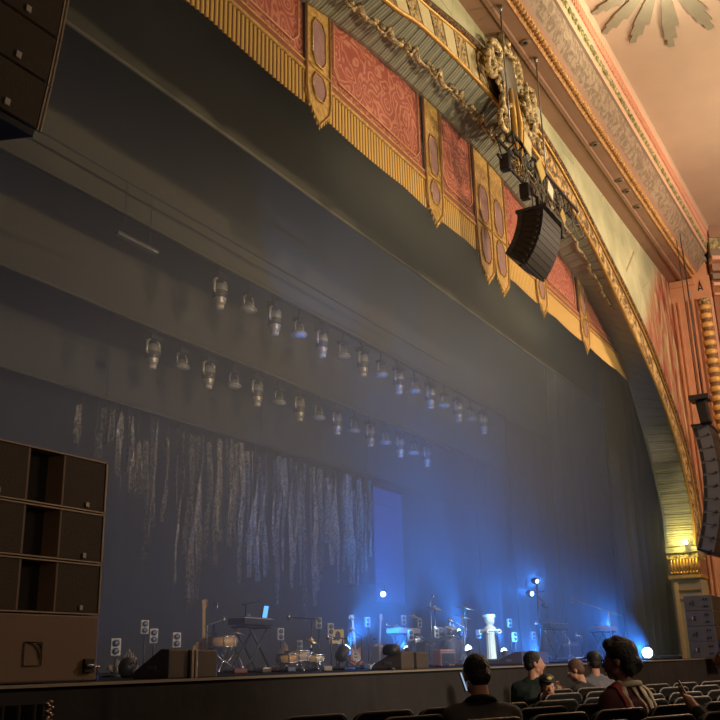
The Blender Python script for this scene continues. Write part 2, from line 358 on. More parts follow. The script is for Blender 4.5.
# wall plane above and beside the arch (mural)
def mural_mat():
    m = bpy.data.materials.new('mural_paint'); N, L = nt(m); b = N['Principled BSDF']; b.inputs['Roughness'].default_value = 0.75
    tc = N.new('ShaderNodeTexCoord'); sep = N.new('ShaderNodeSeparateXYZ'); L.new(tc.outputs['Object'], sep.inputs[0])
    n1 = N.new('ShaderNodeTexNoise'); n1.inputs['Scale'].default_value = 0.9; n1.inputs['Detail'].default_value = 6
    L.new(tc.outputs['Object'], n1.inputs['Vector'])
    r1 = N.new('ShaderNodeValToRGB'); cr = r1.color_ramp
    cr.elements[0].position = 0.25; cr.elements[0].color = (0.34,0.36,0.22,1)
    cr.elements[1].position = 0.62; cr.elements[1].color = (0.60,0.61,0.39,1)
    L.new(n1.outputs['Fac'], r1.inputs[0])
    # painted flame-like vertical figures towards the corner
    mp = N.new('ShaderNodeMapping'); mp.inputs['Scale'].default_value = (2.1, 1, 0.55); L.new(tc.outputs['Object'], mp.inputs[0])
    n2 = N.new('ShaderNodeTexNoise'); n2.inputs['Scale'].default_value = 1.5; n2.inputs['Detail'].default_value = 5; n2.inputs['Distortion'].default_value = 0.9
    L.new(mp.outputs[0], n2.inputs['Vector'])
    r2 = N.new('ShaderNodeValToRGB'); cr = r2.color_ramp
    cr.elements[0].position = 0.36; cr.elements[0].color = (0.20,0.055,0.03,1)
    cr.elements[1].position = 0.68; cr.elements[1].color = (0.80,0.62,0.30,1)
    e = cr.elements.new(0.47); e.color = (0.52,0.15,0.09,1)
    e = cr.elements.new(0.56); e.color = (0.45,0.36,0.20,1)
    L.new(n2.outputs['Fac'], r2.inputs[0])
    # mask: x beyond 24 and low enough
    mz = N.new('ShaderNodeMath'); mz.operation = 'MULTIPLY'; mz.inputs[1].default_value = -1.0; L.new(sep.outputs['Z'], mz.inputs[0])
    a = N.new('ShaderNodeMath'); a.operation = 'ADD'; L.new(sep.outputs['X'], a.inputs[0]); L.new(mz.outputs[0], a.inputs[1])
    n3 = N.new('ShaderNodeMath'); n3.operation = 'MULTIPLY_ADD'; n3.inputs[1].default_value = 3.2; L.new(n2.outputs['Fac'], n3.inputs[0]); L.new(a.outputs[0], n3.inputs[2])
    mr = N.new('ShaderNodeMapRange'); mr.inputs[1].default_value = 15.9; mr.inputs[2].default_value = 16.7; L.new(n3.outputs[0], mr.inputs[0])
    mx = N.new('ShaderNodeMix'); mx.data_type = 'RGBA'; L.new(mr.outputs[0], mx.inputs[0])
    L.new(r1.outputs[0], mx.inputs[6]); L.new(r2.outputs[0], mx.inputs[7]); 
    # thin crack-like seams
    mp2 = N.new('ShaderNodeMapping'); mp2.inputs['Scale'].default_value = (0.55, 1, 0.3); L.new(tc.outputs['Object'], mp2.inputs[0])
    v = N.new('ShaderNodeTexVoronoi'); v.feature = 'DISTANCE_TO_EDGE'; v.inputs['Scale'].default_value = 1.4; L.new(mp2.outputs[0], v.inputs['Vector'])
    lt = N.new('ShaderNodeMath'); lt.operation = 'LESS_THAN'; lt.inputs[1].default_value = 0.003; L.new(v.outputs['Distance'], lt.inputs[0])
    mx2 = N.new('ShaderNodeMix'); mx2.data_type = 'RGBA'; mx2.inputs[7].default_value = (0.22,0.15,0.06,1)
    sc_ = N.new('ShaderNodeMath'); sc_.operation = 'MULTIPLY'; sc_.inputs[1].default_value = 0.7; L.new(lt.outputs[0], sc_.inputs[0])
    L.new(sc_.outputs[0], mx2.inputs[0]); L.new(mx.outputs[2], mx2.inputs[6]); L.new(mx2.outputs[2], b.inputs['Base Color'])
    return m
MURAL = mural_mat()
TOP = 11.1+STAGE
XC = 28.45                      # corner with the side wall
m = MB()
for i in range(NS):
    a, b = out_[i], out_[i+1]
    if abs(b.x-a.x) < 1e-6: continue
    m.add([(a.x, FR, a.z), (b.x, FR, b.z), (b.x, FR, TOP), (a.x, FR, TOP)], [(0,1,2,3)])
m.box((-3.8, FR+0.2, TOP/2), (8.6, 0.4, TOP))
struct(m.build('wall_front', MURAL, solid=0))
m = MB(); m.box((XC+0.0, FR+0.25, (2.95+STAGE)/2+0.6), (1.9, 0.4, 2.95+STAGE)); m.box((40, FR+0.4, 6), (22.8, 0.4, 12.2)); struct(m.build('wall_front_right', TERRA))
# soffit with ribs: front edge -> back edge, stepped relief
dn = []
for i in range(NS+1):
    a = inn[max(0,i-1)]; b = inn[min(NS,i+1)]; t = (b-a).normalized(); n = Vector((t.z, 0, -t.x))
    if n.dot(Vector((14.6,0,4))-inn[i]) < 0: n = -n
    dn.append(n)
arcl = [0]
for i in range(NS): arcl.append(arcl[-1]+(inn[i+1]-inn[i]).length)
m = MB(); V = []; F = []; NV = 3
FINE = 4
pts = []
for i in range(NS):
    for k in range(FINE):
        u = (i+k/FINE); a = inn[i].lerp(inn[i+1], k/FINE); b = bak[i].lerp(bak[i+1], k/FINE); n = dn[i]
        s = arcl[i]+(arcl[i+1]-arcl[i])*k/FINE
        ph = (s/0.30) % 1.0
        h = 0.0 if ph < 0.10 else (0.026 if ph < 0.75 else 0.018)
        if 0.28 < ph < 0.34 or 0.50 < ph < 0.56 or 0.84 < ph < 0.9: h -= 0.012
        pts.append((a, b, n*h))
for (a, b, h) in pts:
    V += [Vector((a.x, FR, a.z)), Vector((a.x, FR+0.03, a.z))+h, Vector((b.x, YB-0.02, b.z))+h, Vector((b.x, YB+0.06, b.z))]
for i in range(len(pts)-1):
    for j in range(3): F.append((i*4+j, i*4+j+1, (i+1)*4+j+1, (i+1)*4+j))
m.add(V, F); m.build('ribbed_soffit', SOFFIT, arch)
# frieze on the face: cream and floral panels left of the keystone, gilt mosaic right of it
key = min(range(NS+1), key=lambda i: abs(inn[i].x-14.3))
def fr_pt(i, w, d):             # w 0 inner .. 1 outer, d forward
    p = inn[i].lerp(out_[i], w); return (p.x, FR-d, p.z)
m = MB()
m.grid(lambda u, v: fr_pt(min(NS, int(round(u*NS))), v*1.0, 0.0), NS, 1, ROPE)
m.build('frieze_ground', ROPE, arch)
step = 8
i = key-4; k = 0
while i-step > 0:
    a, b = i-step, i-1
    m = MB(); c = []
    idx = list(range(a, b+1, 1))
    lo = [fr_pt(j, 0.02, 0.03) for j in idx]; hi = [fr_pt(j, 0.76, 0.03) for j in idx]
    P = lo+hi[::-1]; m.prism(P, (0, 0.05, 0))
    o = m.build('frieze_panel', CREAM if k % 2 else FLORAL, arch)
    o['label'] = 'plain cream panel' if k % 2 else 'floral gilt panel'
    i -= step; k += 1
    if inn[i].x < 6: break
m = MB(); m.grid(lambda u, v: fr_pt(key+4+int(round(u*(NS-key-4))), 0.02+0.62*v, 0.035+0.02*math.sin(v*PI)), NS-key-4, 4, MOSAIC); m.build('mosaic_frieze', MOSAIC, arch)
def along(w, d, r, i0, i1, st=2, n=6):
    mm = MB(); mm.tube([fr_pt(j, w, d) for j in range(i0, i1+1, st)], r, n); return mm
along(0.79, 0.03, 0.035, 0, NS).build('bead_molding', GOLD, arch)
along(0.0, 0.0, 0.04, 0, NS).build('edge_molding', GOLD, arch)
mm = MB()                        # outer rope: twisted lobes
for j in range(0, NS, 1):
    p = Vector(fr_pt(j, 0.88, 0.05)); t = (out_[min(NS,j+1)]-out_[j]).normalized()
    ang = math.atan2(t.z, t.x)
    mm.ell(p, (0.085, 0.07, 0.045), rot=Ry(-ang-0.6), n=6, k=4)
mm.build('rope_molding', ROPE, arch)
along(0.96, 0.04, 0.05, 0, NS).build('outer_molding', mat('dark_brown_molding', (0.09,0.045,0.02), 0.6), arch)
# scalloped gilt swags on the soffit
m = MB(); L2 = 0; s = 0
yS = 5.56
i0 = min(range(NS+1), key=lambda i: abs(inn[i].x-8)); i1 = min(range(NS+1), key=lambda i: abs(inn[i].x-22.2))
def sf(i, y, dz=0):
    w = (y-FR)/(YB-FR); p = inn[i].lerp(bak[i], w); q = Vector((p.x, y, p.z))+dn[i]*dz; return q
per = 16
i = i0; q = 0
while i+per <= i1:
    tall = 0.16+0.16*max(0, min(1, (inn[i].x-9.5)/4.5)) if inn[i].x < 15 else 0.05
    # ribbon bow: dives from the soffit and returns
    A = []
    for k in range(7):
        u = k/6; A.append(sf(i+int(u*per*0.45), yS+0.06*math.sin(u*PI), 0.05+tall*0.85*u))
    m.tube(A, [0.045,0.05,0.05,0.045,0.04,0.035,0.03], 6)
    if tall > 0.06:
        for k in range(9):          # leaf cluster
            a = 2*PI*k/9
            c = sf(i+int(per*0.72), yS, 0.05+tall*0.55)+Vector((0.16*math.cos(a), 0.03, tall*0.42*math.sin(a)))
            m.ell(c, (0.055, 0.03, 0.03), rot=Ry(a*1.7), n=7, k=5)
        m.ell(sf(i+int(per*0.72), yS, 0.05+tall*0.55), (0.05,0.04,0.05), n=7, k=5)
        m.tube([sf(i+int(per*0.5), yS, 0.06+tall), sf(i+int(per*0.75), yS, 0.06+tall*1.05), sf(i+per, yS, 0.07)], 0.022, 6)
    else:
        m.tube([sf(i+int(per*0.45), yS, 0.05+tall), sf(i+per, yS, 0.05)], 0.02, 6)
    i += per; q += 1
m.build('scalloped_swag', CARVED, arch)
# capital and jamb at the right springing
m = MB()
zc = STAGE
m.box((27.75, 5.68, zc+2.86), (0.95, 0.84, 0.14), m=SOFFIT)
m.box((27.78, 5.68, zc+2.70), (0.90, 0.86, 0.16), m=FLORAL)
m.box((27.85, 5.68, zc+2.40), (0.90, 0.86, 0.44), m=TERRAD)
m.box((27.78, 5.68, zc+2.14), (0.96, 0.88, 0.09), m=GOLD)
for k in range(9):
    y = 5.30+0.085*k
    m.tube([(27.34, y, zc+2.20), (27.30, y+0.03, zc+2.42), (27.27, y, zc+2.60)], [0.02,0.035,0.02], 6, m=GOLD)
    m.ell((27.30, y+0.04, zc+2.24), (0.03,0.03,0.04), n=8, k=5, m=GOLD)
m.build('capital', None, arch)
m = MB()
m.box((27.85, 5.68, zc+1.05), (0.9, 0.8, 2.1), m=mat('jamb_ochre', (0.36,0.30,0.16), 0.7, var=0.15))
m.box((27.37, 5.95, zc+1.0), (0.08, 0.10, 2.0), m=mat('jamb_edge', (0.55,0.38,0.16), 0.6))
for z in (1.55, 1.78): m.box((27.375, 5.6, zc+z), (0.05, 0.62, 0.02), m=TERRAD)
m.build('jamb', None, arch)
# lamp glowing on the capital ledge
t = thing('cove_lamp', 'small glowing yellow lamp on the ledge of the arch capital', 'lamp', (27.16, 5.52, zc+2.935))
m = MB(); m.lathe([(0.05,0),(0.06,0.03),(0.03,0.05)], 12); m.build('base', DARKM, t)
m = MB(); m.ell((0,0,0.10), (0.06,0.06,0.06)); m.build('bulb', E_YEL, t)

# cartouche at the crown
t = thing('crown_cartouche', 'carved gilt scrollwork ornament at the crown of the arch', 'ornament', (14.5, 5.2, zc+9.7))
def scroll(m, c, r0, turns, w, flip=1, y=0, ph=0.0, tail=None, n=28):
    P = []; R = []
    for k in range(n+1):
        u = k/n; a = ph+flip*2*PI*turns*u; r = r0*(1-0.85*u)
        P.append((c[0]+r*math.cos(a), y-0.05*u, c[1]+r*math.sin(a))); R.append(w*(1-0.55*u)+0.01)
    if tail: P = [(tail[0], y, tail[1])]+P; R = [w*0.4]+R
    m.tube(P, R, 7); m.ell((c[0], y-0.06, c[1]), (w*1.3,)*3, n=8, k=6)
for pi_, (cx, cz, r, tn, fl, ph, wd) in enumerate([(-0.55,0.75,0.36,1.5,1,0.3,0.07),(0.35,1.0,0.34,1.6,-1,2.5,0.07),(0.95,0.75,0.30,1.5,-1,1.0,0.07),(1.25,0.35,0.28,1.4,1,0.4,0.06),
        (-0.95,0.35,0.26,1.5,-1,2.0,0.06),(0.75,0.15,0.42,1.1,1,3.6,0.08),(-0.2,-0.1,0.28,1.5,1,0.0,0.06),(0.25,-0.45,0.26,1.4,-1,1.2,0.06),(-0.15,1.25,0.24,1.4,1,0.9,0.05),(1.55,0.0,0.2,1.3,-1,0.9,0.05),(-0.45,-0.55,0.22,1.4,1,1.9,0.05)]):
    m = MB(); scroll(m, (cx, cz), r, tn, wd, fl, -0.12-0.03*(pi_%3), ph); m.build('scroll', CARVED, t)
m = MB()
m.grid(lambda u, v: ((v-0.5)*(0.95-0.55*u)*(1+0.2*math.sin(u*9)), -0.10-0.10*math.sin(v*PI), 0.95-1.75*u), 18, 8, smooth=True); m.build('shield', mat('dark_shield', (0.10,0.08,0.05), 0.5, 0.2, var=0.3), t, solid=0.06)
m = MB()
for sx in (-1, 1): m.tube([(sx*0.12, -0.2, 0.3), (sx*0.16, -0.24, -0.3), (sx*0.10, -0.22, -0.95), (sx*0.02,-0.2,-1.35)], [0.05,0.06,0.05,0.03], 8)
m.build('drop_stem', GOLD, t)
m = MB()
for k in range(26):
    a = k*2.4; r = 0.10+0.012*k; m = MB(); m.ell((r*math.cos(a), -0.2, -1.35+0.5*r*math.sin(a)+0.1), (0.05,0.03,0.025), rot=Ry(a), n=7, k=5); m.build('leaf', CARVED, t)
for k in range(46):
    random.seed(k); a = random.uniform(0, 2*PI); r = random.uniform(0.4, 1.2)
    m = MB(); m.ell((0.3+r*math.cos(a)*0.95, -0.15, 0.45+r*math.sin(a)*0.75), (0.09,0.04,0.035), rot=Ry(a+1), n=7, k=5); m.build('leaf', CARVED, t)
random.seed(11)

# ------------------------------------------------------------------ beam, cornice, ceiling
zt = STAGE
prof = [((5.36,11.1),(4.95,11.1),BEAM),((4.95,11.1),(4.93,11.06),BEAM),((4.93,11.06),(4.86,11.06),BEAM),((4.86,11.06),(4.84,11.1),BEAM),((4.84,11.1),(4.60,11.1),BEAM),((4.60,11.1),(4.57,11.08),TERRA),
        ((4.57,11.08),(4.53,11.16),OCHRE),((4.53,11.16),(4.42,11.22),OCHRE),((4.42,11.22),(4.36,11.30),BEAM),((4.36,11.30),(4.20,11.48),COVEFL),((4.20,11.48),(4.13,11.80),COVEFL),
        ((4.13,11.80),(4.08,11.82),BEAMD),((4.08,11.82),(4.05,11.9),PINKL),((4.05,11.9),(4.02,12.10),GREENLEAF),((4.02,12.10),(3.97,12.16),PINKL),((3.97,12.16),(3.94,12.46),PINK),((3.94,12.46),(3.90,12.50),PINKL),((3.90,12.50),(3.88,12.62),CEIL)]
m = MB()
XL, XR = -6.0, XC+0.02
for (a, b, mt) in prof:
    m.add([(XL,a[0],a[1]+zt),(XR,a[0],a[1]+zt),(XR,b[0],b[1]+zt),(XL,b[0],b[1]+zt)], [(0,1,2,3)], mt)
struct(m.build('trim_2'))
m = MB()                         # dentils and beads along the cornice
x = 7.0
while x < 28.3:
    m.ell((x, 4.47, 11.16+zt), (0.055,0.06,0.06), n=6, k=4, m=OCHRE)
    x += 0.13
x = 7.0
while x < 28.3:
    m.bbox((x, 3.965, 12.31+zt), (0.05,0.06,0.26), 0.012, m=PINKL); x += 0.13
x = 7.0; k = 0
while x < 28.3:
    m.ell((x, 4.03, 12.0+zt), (0.10,0.05,0.07), rot=Ry(0.5 if k%2 else -0.5), n=7, k=5, m=GREENLEAF); x += 0.2; k += 1
struct(m.build('trim_3'))
m = MB(); m.box((14, -2.05, 12.72+zt), (44, 11.9, 0.2)); struct(m.build('ceiling', CEIL))
# small recessed spots in the beam soffit
dl = None
spots_ = [at(523,60,4.80),at(592,148,4.80),at(616,176,4.80),at(623,184,4.80),at(640,250,4.80)]
for i, p in enumerate(spots_):
    lab = ['dark recessed downlight in the brown beam beside the hanging rod','dark recessed downlight midway along the brown beam','left one of the close pair of recessed downlights in the beam','right one of the close pair of recessed downlights in the beam','recessed downlight in the beam nearest the corner pilaster'][i]
    if dl is None:
        dl = thing('downlight', lab, 'downlight', (p.x, 4.72, 11.1+zt), group='recessed downlights in the beam')
        m = MB(); m.lathe([(0.05,-0.03),(0.09,-0.035),(0.095,-0.002)], 16); m.build('rim', BEAMD, dl)
        m = MB(); m.lathe([(0.05,-0.036),(0.02,-0.04)], 12); m.build('lens', BLACK, dl)
    else: dup(dl, (p.x, 4.72, 11.1+zt), label=lab)
# sunburst in the ceiling
SBC = Vector((15.95, 2.35, 12.62+zt))
t = thing('ceiling_sunburst', 'grey stepped sunburst relief on the peach ceiling', 'ceiling ornament', SBC)
for k in range(18):
    a = 2*PI*k/18+0.13; L_ = min((2.55, 2.2, 2.4)[k%3], 1.46/max(0.01, math.sin(a)) if math.sin(a) > 0 else 9); d = Vector((math.cos(a), math.sin(a), 0)); s_ = Vector((-d.y, d.x, 0))
    m = MB(); 
    for (r0, r1, wa, wb, sh) in ((0.45, L_*0.72, 0.06, 0.17, 0), (L_*0.72, L_*0.88, 0.11, 0.13, 0.03), (L_*0.88, L_, 0.06, 0.07, 0.05)):
        z_ = Vector((0,0,-0.06)); m.prism([d*r0+s_*(wa+sh)+z_, d*r1+s_*(wb+sh)+z_, d*r1-s_*(wb-sh)+z_, d*r0-s_*(wa-sh)+z_], (0,0,0.055))
    m.build('ray', RAYS, t)
m = MB(); m.lathe([(0.5,-0.02),(0.45,-0.10),(0.2,-0.14)], 32); m.build('boss', GOLD, t)
m = MB(); m.ell((0,0,-0.35), (0.16,0.16,0.16)); m.build('bulb', E_YEL, t)

# ------------------------------------------------------------------ side wall at the right
m = MB(); m.box((XC+0.15, 4.75, 6.1), (0.3, 1.3, 12.25)); struct(m.build('wall_right', TERRA))
pil = thing('corner_pilaster', 'tall orange fluted pilaster in the corner beside the mural', 'pilaster', (XC, 4.9, 0))
m = MB(); m.box((-0.03, 0.0, 6.0), (0.06, 0.78, 12.0)); m.build('shaft', TERRA, pil)
for yy, wd in ((0.30,0.05),(0.17,0.05),(-0.12,0.05),(-0.25,0.05),(-0.36,0.04)):
    m = MB(); m.box((-0.08, yy, 5.8), (0.05, wd, 11.4)); m.build('flute_strip', TERRA if wd > 0.045 else TERRAD, pil)
m = MB(); m.box((-0.07, 0.0, 12.08), (0.10, 0.74, 0.20)); m.build('capital_band', mat('terracotta_light', (0.66,0.34,0.17), 0.7), pil)
# deeper pier with frieze block and striped gilded column
pier = thing('gilded_column', 'gold and black banded column under a block with a small figure', 'column', (XC-0.05, 4.36, 0))
m = MB(); m.box((0.25, 0, 12.0), (0.5, 0.42, 1.3)); m.build('frieze_block', TERRA, pier)
m = MB(); m.box((0.27, 0, 12.75), (0.6, 0.50, 0.12)); m.build('block_cornice', SOFFIT, pier)
m = MB()
m.prism([(-0.012, 0.10, 11.75), (-0.012, 0.02, 12.1), (-0.012, -0.06, 11.75), (-0.012, -0.03, 11.75), (-0.012, 0.02, 11.95), (-0.012, 0.07, 11.75)], (0.03,0,0)); m.prism([(-0.012,0.06,11.83),(-0.012,-0.02,11.83),(-0.012,-0.02,11.80),(-0.012,0.06,11.80)], (0.03,0,0))
m.build('letter_figure', BLACK, pier)
m = MB()
z = 1.2; pr = []
k = 0
while z < 11.3:
    r = 0.17+0.035*math.sin(z*22)
    pr.append((r, z)); z += 0.06
m.lathe(pr, 20)
def band_mat():
    mm_ = bpy.data.materials.new('banded_gold'); N, L = nt(mm_); b = N['Principled BSDF']; b.inputs['Roughness'].default_value = 0.5; b.inputs['Metallic'].default_value = 0.2
    tc = N.new('ShaderNodeTexCoord'); sp = N.new('ShaderNodeSeparateXYZ'); L.new(tc.outputs['Object'], sp.inputs[0])
    s = N.new('ShaderNodeMath'); s.operation = 'MULTIPLY'; s.inputs[1].default_value = 22; L.new(sp.outputs['Z'], s.inputs[0])
    s2 = N.new('ShaderNodeMath'); s2.operation = 'SINE'; L.new(s.outputs[0], s2.inputs[0])
    r = N.new('ShaderNodeValToRGB'); r.color_ramp.elements[0].position = 0.25; r.color_ramp.elements[0].color = (0.24,0.13,0.06,1)
    r.color_ramp.elements[1].position = 0.6; r.color_ramp.elements[1].color = (0.78,0.48,0.14,1)
    mr = N.new('ShaderNodeMapRange'); mr.inputs[1].default_value = -1; L.new(s2.outputs[0], mr.inputs[0]); L.new(mr.outputs[0], r.inputs[0]); L.new(r.outputs[0], b.inputs['Base Color'])
    return mm_
BAND = band_mat()
o = m.build('shaft', BAND, pier); o.location = (0.1, -0.02, 0)
m = MB(); m.lathe([(0.18,11.3),(0.20,11.38),(0.22,11.46)], 20); o = m.build('capital', FLORAL, pier); o.location = (0.1, -0.02, 0)
for yy in (0.235, -0.235):
    m = MB(); m.box((0.2, yy, 6.0), (0.35, 0.06, 11.0)); m.build('side_fillet', PINKL, pier)
# splayed wall beyond, with cornices and organ grille
dv = Vector((0.5, -0.866, 0)); nv = Vector((-0.866, -0.5, 0)); B0 = Vector((XC+0.1, 4.05, 0))
def sbox(m, u0, u1, d, z0, z1, mt=None):
    c = B0+dv*((u0+u1)/2)+nv*(d/2-0.15); m.box((c.x, c.y, (z0+z1)/2), (u1-u0, d+0.3, z1-z0), rot=Rz(math.atan2(dv.y, dv.x)), m=mt)
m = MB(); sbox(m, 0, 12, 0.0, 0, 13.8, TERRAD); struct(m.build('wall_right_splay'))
m = MB()
for (z0, z1, d, mt) in ((12.75,13.0,0.22,BEAMD),(13.0,13.35,0.25,GREENLEAF),(13.35,13.8,0.3,BEAM),(12.62,12.75,0.30,PINKL),(12.3,12.52,0.2,BEAM),(12.05,12.22,0.16,BEAMD),(11.85,11.95,0.12,PINKL),(11.55,11.62,0.10,TERRA),(9.9,10.0,0.1,PINKL)):
    sbox(m, 0.0, 12, d, z0, z1, mt)
struct(m.build('trim_4'))
gr = thing('organ_grille', 'carved wall grille with slim columns at the right edge', 'grille', (0,0,0))
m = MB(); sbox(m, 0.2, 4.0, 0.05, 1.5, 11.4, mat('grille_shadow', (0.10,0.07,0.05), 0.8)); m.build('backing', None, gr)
for k in range(10):
    m = MB(); sbox(m, 0.25+0.35*k, 0.38+0.35*k, 0.22, 1.5, 11.4, PINKL if k % 2 else TERRA); m.build('slim_column', None, gr)
m = MB()
for k in range(60):
    u = 0.3+0.06*(k*7%55); z = 1.8+0.158*k; c = B0+dv*u+nv*0.16; m.lathe([(0.03,-0.02),(0.09,0),(0.03,0.02)], 8, c=(c.x,c.y,z), rot=Rx(PI/2))
m.build('lattice', GOLD, gr)

# ------------------------------------------------------------------ valance
VY = 6.12
val = thing('stage_valance', 'red damask valance with gold fringe and pointed tabs across the arch', 'valance', (0, VY, STAGE))
ZB, ZF = 7.32, 7.80
def ztop(x):                     # runs up behind the soffit edge
    best = min(bak, key=lambda p: abs(p.x-x)); return best.z-STAGE+0.25
XA, XB = 3.0, 25.7
m = MB()
TABS = [9.55, 13.2, 15.37, 16.12, 18.42, 21.45]
# fringe: ribs of bullion, bottom edge scalloping between the tabs
nu = int((XB-XA)/0.0142)
def frz(u, v):
    x = XA+(XB-XA)*u; ph = x/0.085; y = 0.014*math.sin(2*PI*ph); zb = ZB-0.04*abs(math.sin(x*1.3))
    return (x, y-0.01, zb+(ZF-zb)*v)
m.grid(frz, nu, 3, smooth=True); m.build('fringe', FRINGE, val)
m = MB(); m.box(((XA+XB)/2, -0.03, ZF+0.02), (XB-XA, 0.03, 0.05), m=GOLDCLOTH); m.box(((XA+XB)/2, -0.02, ZF+0.09), (XB-XA, 0.02, 0.09), m=REDBAND); m.box(((XA+XB)/2, -0.03, ZF+0.15), (XB-XA, 0.02, 0.03), m=GOLDCLOTH)
m.build('gold_heading', None, val)
edges = [XA]+[v for tb in ([9.55],[13.2],[15.37,16.12],[18.42],[21.45]) for v in (tb[0]-0.30, tb[-1]+0.30)]+[XB]
for k in range(0, len(edges), 2):
    x0, x1 = edges[k], edges[k+1]
    m = MB(); n = max(4, int((x1-x0)/0.25))
    m.grid(lambda u, v: (x0+(x1-x0)*u, 0.01*math.sin(u*14), (ZF+0.16)+(ztop(x0+(x1-x0)*u)-ZF-0.16)*v), n, 4, smooth=True); pn = m.build('red_panel', RED, val, solid=0.01)
    m = MB(); ins = 0.16
    zt1, zt0 = ztop(x1-ins)-0.1, ztop(x0+ins)-0.1
    pts = [(x0+ins, -0.025, zt0), (x0+ins, -0.025, ZF+0.45), (x0+ins+0.14, -0.025, ZF+0.30), (x1-ins-0.14, -0.025, ZF+0.30), (x1-ins, -0.025, ZF+0.45), (x1-ins, -0.025, zt1)]
    m.tube(pts, 0.014, 5); m.build('gold_piping', mat('pink_gold_braid', (0.80,0.42,0.20), 0.6), pn)
for i, xt in enumerate(TABS):
    W = 0.30 if i not in (2, 3) else 0.37
    tip = 7.08 if i not in (2, 3) else 6.80
    e = bpy.data.objects.new('pointed_tab', None); COL.objects.link(e); e.parent = val; e.location = (xt, -0.05, 0)
    zt_ = ztop(xt)
    m = MB()
    out = [(-W, zt_), (-W, 7.55), (-W*1.12, 7.50), (-W*0.85, tip+0.28), (-W*0.45, tip+0.16), (-W*0.25, tip+0.05), (0, tip), (W*0.25, tip+0.05), (W*0.45, tip+0.16), (W*0.85, tip+0.28), (W*1.12, 7.50), (W, 7.55), (W, zt_)]
    m.prism([(a, 0, b) for a, b in out], (0, 0.02, 0)); m.build('brocade', GOLDCLOTH, e)
    m = MB()
    for (z0, z1) in ((8.05, 8.75), (tip+0.42, 7.86)):
        c = 0.10; hw = W*0.48
        m.prism([(-hw, -0.012, z0+c), (-hw*0.5, -0.012, z0), (hw*0.5, -0.012, z0), (hw, -0.012, z0+c), (hw, -0.012, z1-c), (hw*0.5, -0.012, z1), (-hw*0.5, -0.012, z1), (-hw, -0.012, z1-c)], (0, 0.014, 0))
    m.build('silk_inset', MAUVE, e)
    m = MB()
    for (z0, z1) in ((8.05, 8.75), (tip+0.42, 7.86)):
        hw = W*0.56; c = 0.12
        P = [(-hw, -0.02, z0+c), (-hw*0.5, -0.02, z0-0.03), (hw*0.5, -0.02, z0-0.03), (hw, -0.02, z0+c), (hw, -0.02, z1-c), (hw*0.5, -0.02, z1+0.03), (-hw*0.5, -0.02, z1+0.03), (-hw, -0.02, z1-c), (-hw, -0.02, z0+c)]
        m.tube(P, 0.014, 5)
    m.tube([(-W, -0.01, 7.95), (W, -0.01, 7.95)], 0.02, 5)
    for sx in (-1, 1): m.tube([(sx*W, -0.01, zt_), (sx*W, -0.01, 7.55), (sx*W*0.85, -0.01, tip+0.28), (0, -0.01, tip)], 0.02, 5)
    for k in range(9):
        u = (k-4)/4; m.tube([(u*W*0.8, 0, tip+0.02+abs(u)*0.25), (u*W*0.8, 0, tip-0.07+abs(u)*0.25)], [0.022, 0.012], 5)
    m.build('gold_braid', GOLD, e)

# ------------------------------------------------------------------ stage masking
def border(name, Y, zb, lab, hem=False, x0=-4, x1=38, ztop_=15.0, mt=BORDER):
    t = thing(name, lab, 'border', (0, Y, 0))
    m = MB()
    def f(u, v):
        x = x0+(x1-x0)*u; zz = zb+(ztop_-zb)*v
        return (x, 0.02*math.sin(x*1.9)+0.03*noise.noise(Vector((x*0.5, Y, v))), zz+0.012*math.sin(x*0.8)*(1-v))
    m.grid(f, 160, 3, smooth=True); m.build('cloth', mt, t, solid=0.02)
    m = MB(); m.tube([(x0+(x1-x0)*k/160, -0.02, zb+0.012*math.sin((x0+(x1-x0)*k/160)*0.8)) for k in range(161)], 0.03, 6); m.build('hem', HEM if hem else mt, t)
    return t
border('border_curtain', 8.0, 8.86, 'first dark cloth border over the stage, nearest the valance, with a pale hem', True)
border('border_curtain', 10.7, 8.60, 'second dark cloth border, directly above the front row of stage lights')
border('border_curtain', 12.65, 7.80, 'third dark cloth border, directly above the rear row of stage lights')
border('border_curtain', 15.2, 7.03, 'rearmost cloth border above the blue-lit screen', ztop_=15.0)
def leg(Y, x0, x1, zt_, lab, amp=0.09):
    m = MB()
    def f(u, v):
        x = x0+(x1-x0)*u; return (x+0.10*(1-v)*0, Y+amp*math.sin(u*(x1-x0)*7.5+0.6*math.sin(u*11))+0.03*math.sin(v*5+u*3), STAGE+0.01+(zt_-STAGE)*v)
    m.grid(f, int((x1-x0)*36), 8, smooth=True); o = m.build('leg_curtain', LEG, solid=0.015)
    tag(o, lab, 'curtain', 'black side curtains at stage right of the picture'); return o
leg(7.1, 26.3, 31, 12, 'black side curtain closest to the arch, with long bright folds', 0.13)
leg(9.2, 27.6, 33, 12, 'second black side curtain behind the one at the arch', 0.10)
leg(11.4, 29.6, 36, 12, 'third black side curtain, standing behind the two nearer ones', 0.10)
leg(13.4, 31.4, 39, 11, 'rearmost black side curtain beside the dim blue backdrop', 0.10)
m = MB(); m.box((16, 17.0, 7.5), (56, 0.2, 15)); struct(m.build('wall_back', BLACKCLOTH))
m = MB(); m.box((16, 11.4, 15.1), (56, 11.4, 0.2)); struct(m.build('ceiling_stage', BLACKCLOTH))
m = MB(); m.box((40.5, 11.5, 7.5), (0.2, 11, 15)); struct(m.build('wall_stage_right', BLACKCLOTH))
m = MB(); m.box((-5, 11.5, 7.5), (0.2, 11, 15)); struct(m.build('wall_stage_left', BLACKCLOTH))
# black backdrop
m = MB(); m.grid(lambda u, v: (-4+44*u, 16.3+0.06*math.sin(u*170), STAGE+0.01+10*v), 500, 2, smooth=True); o = m.build('backdrop', LEG, solid=0.02)
tag(o, 'dark pleated backdrop closing the rear of the stage', 'backdrop')
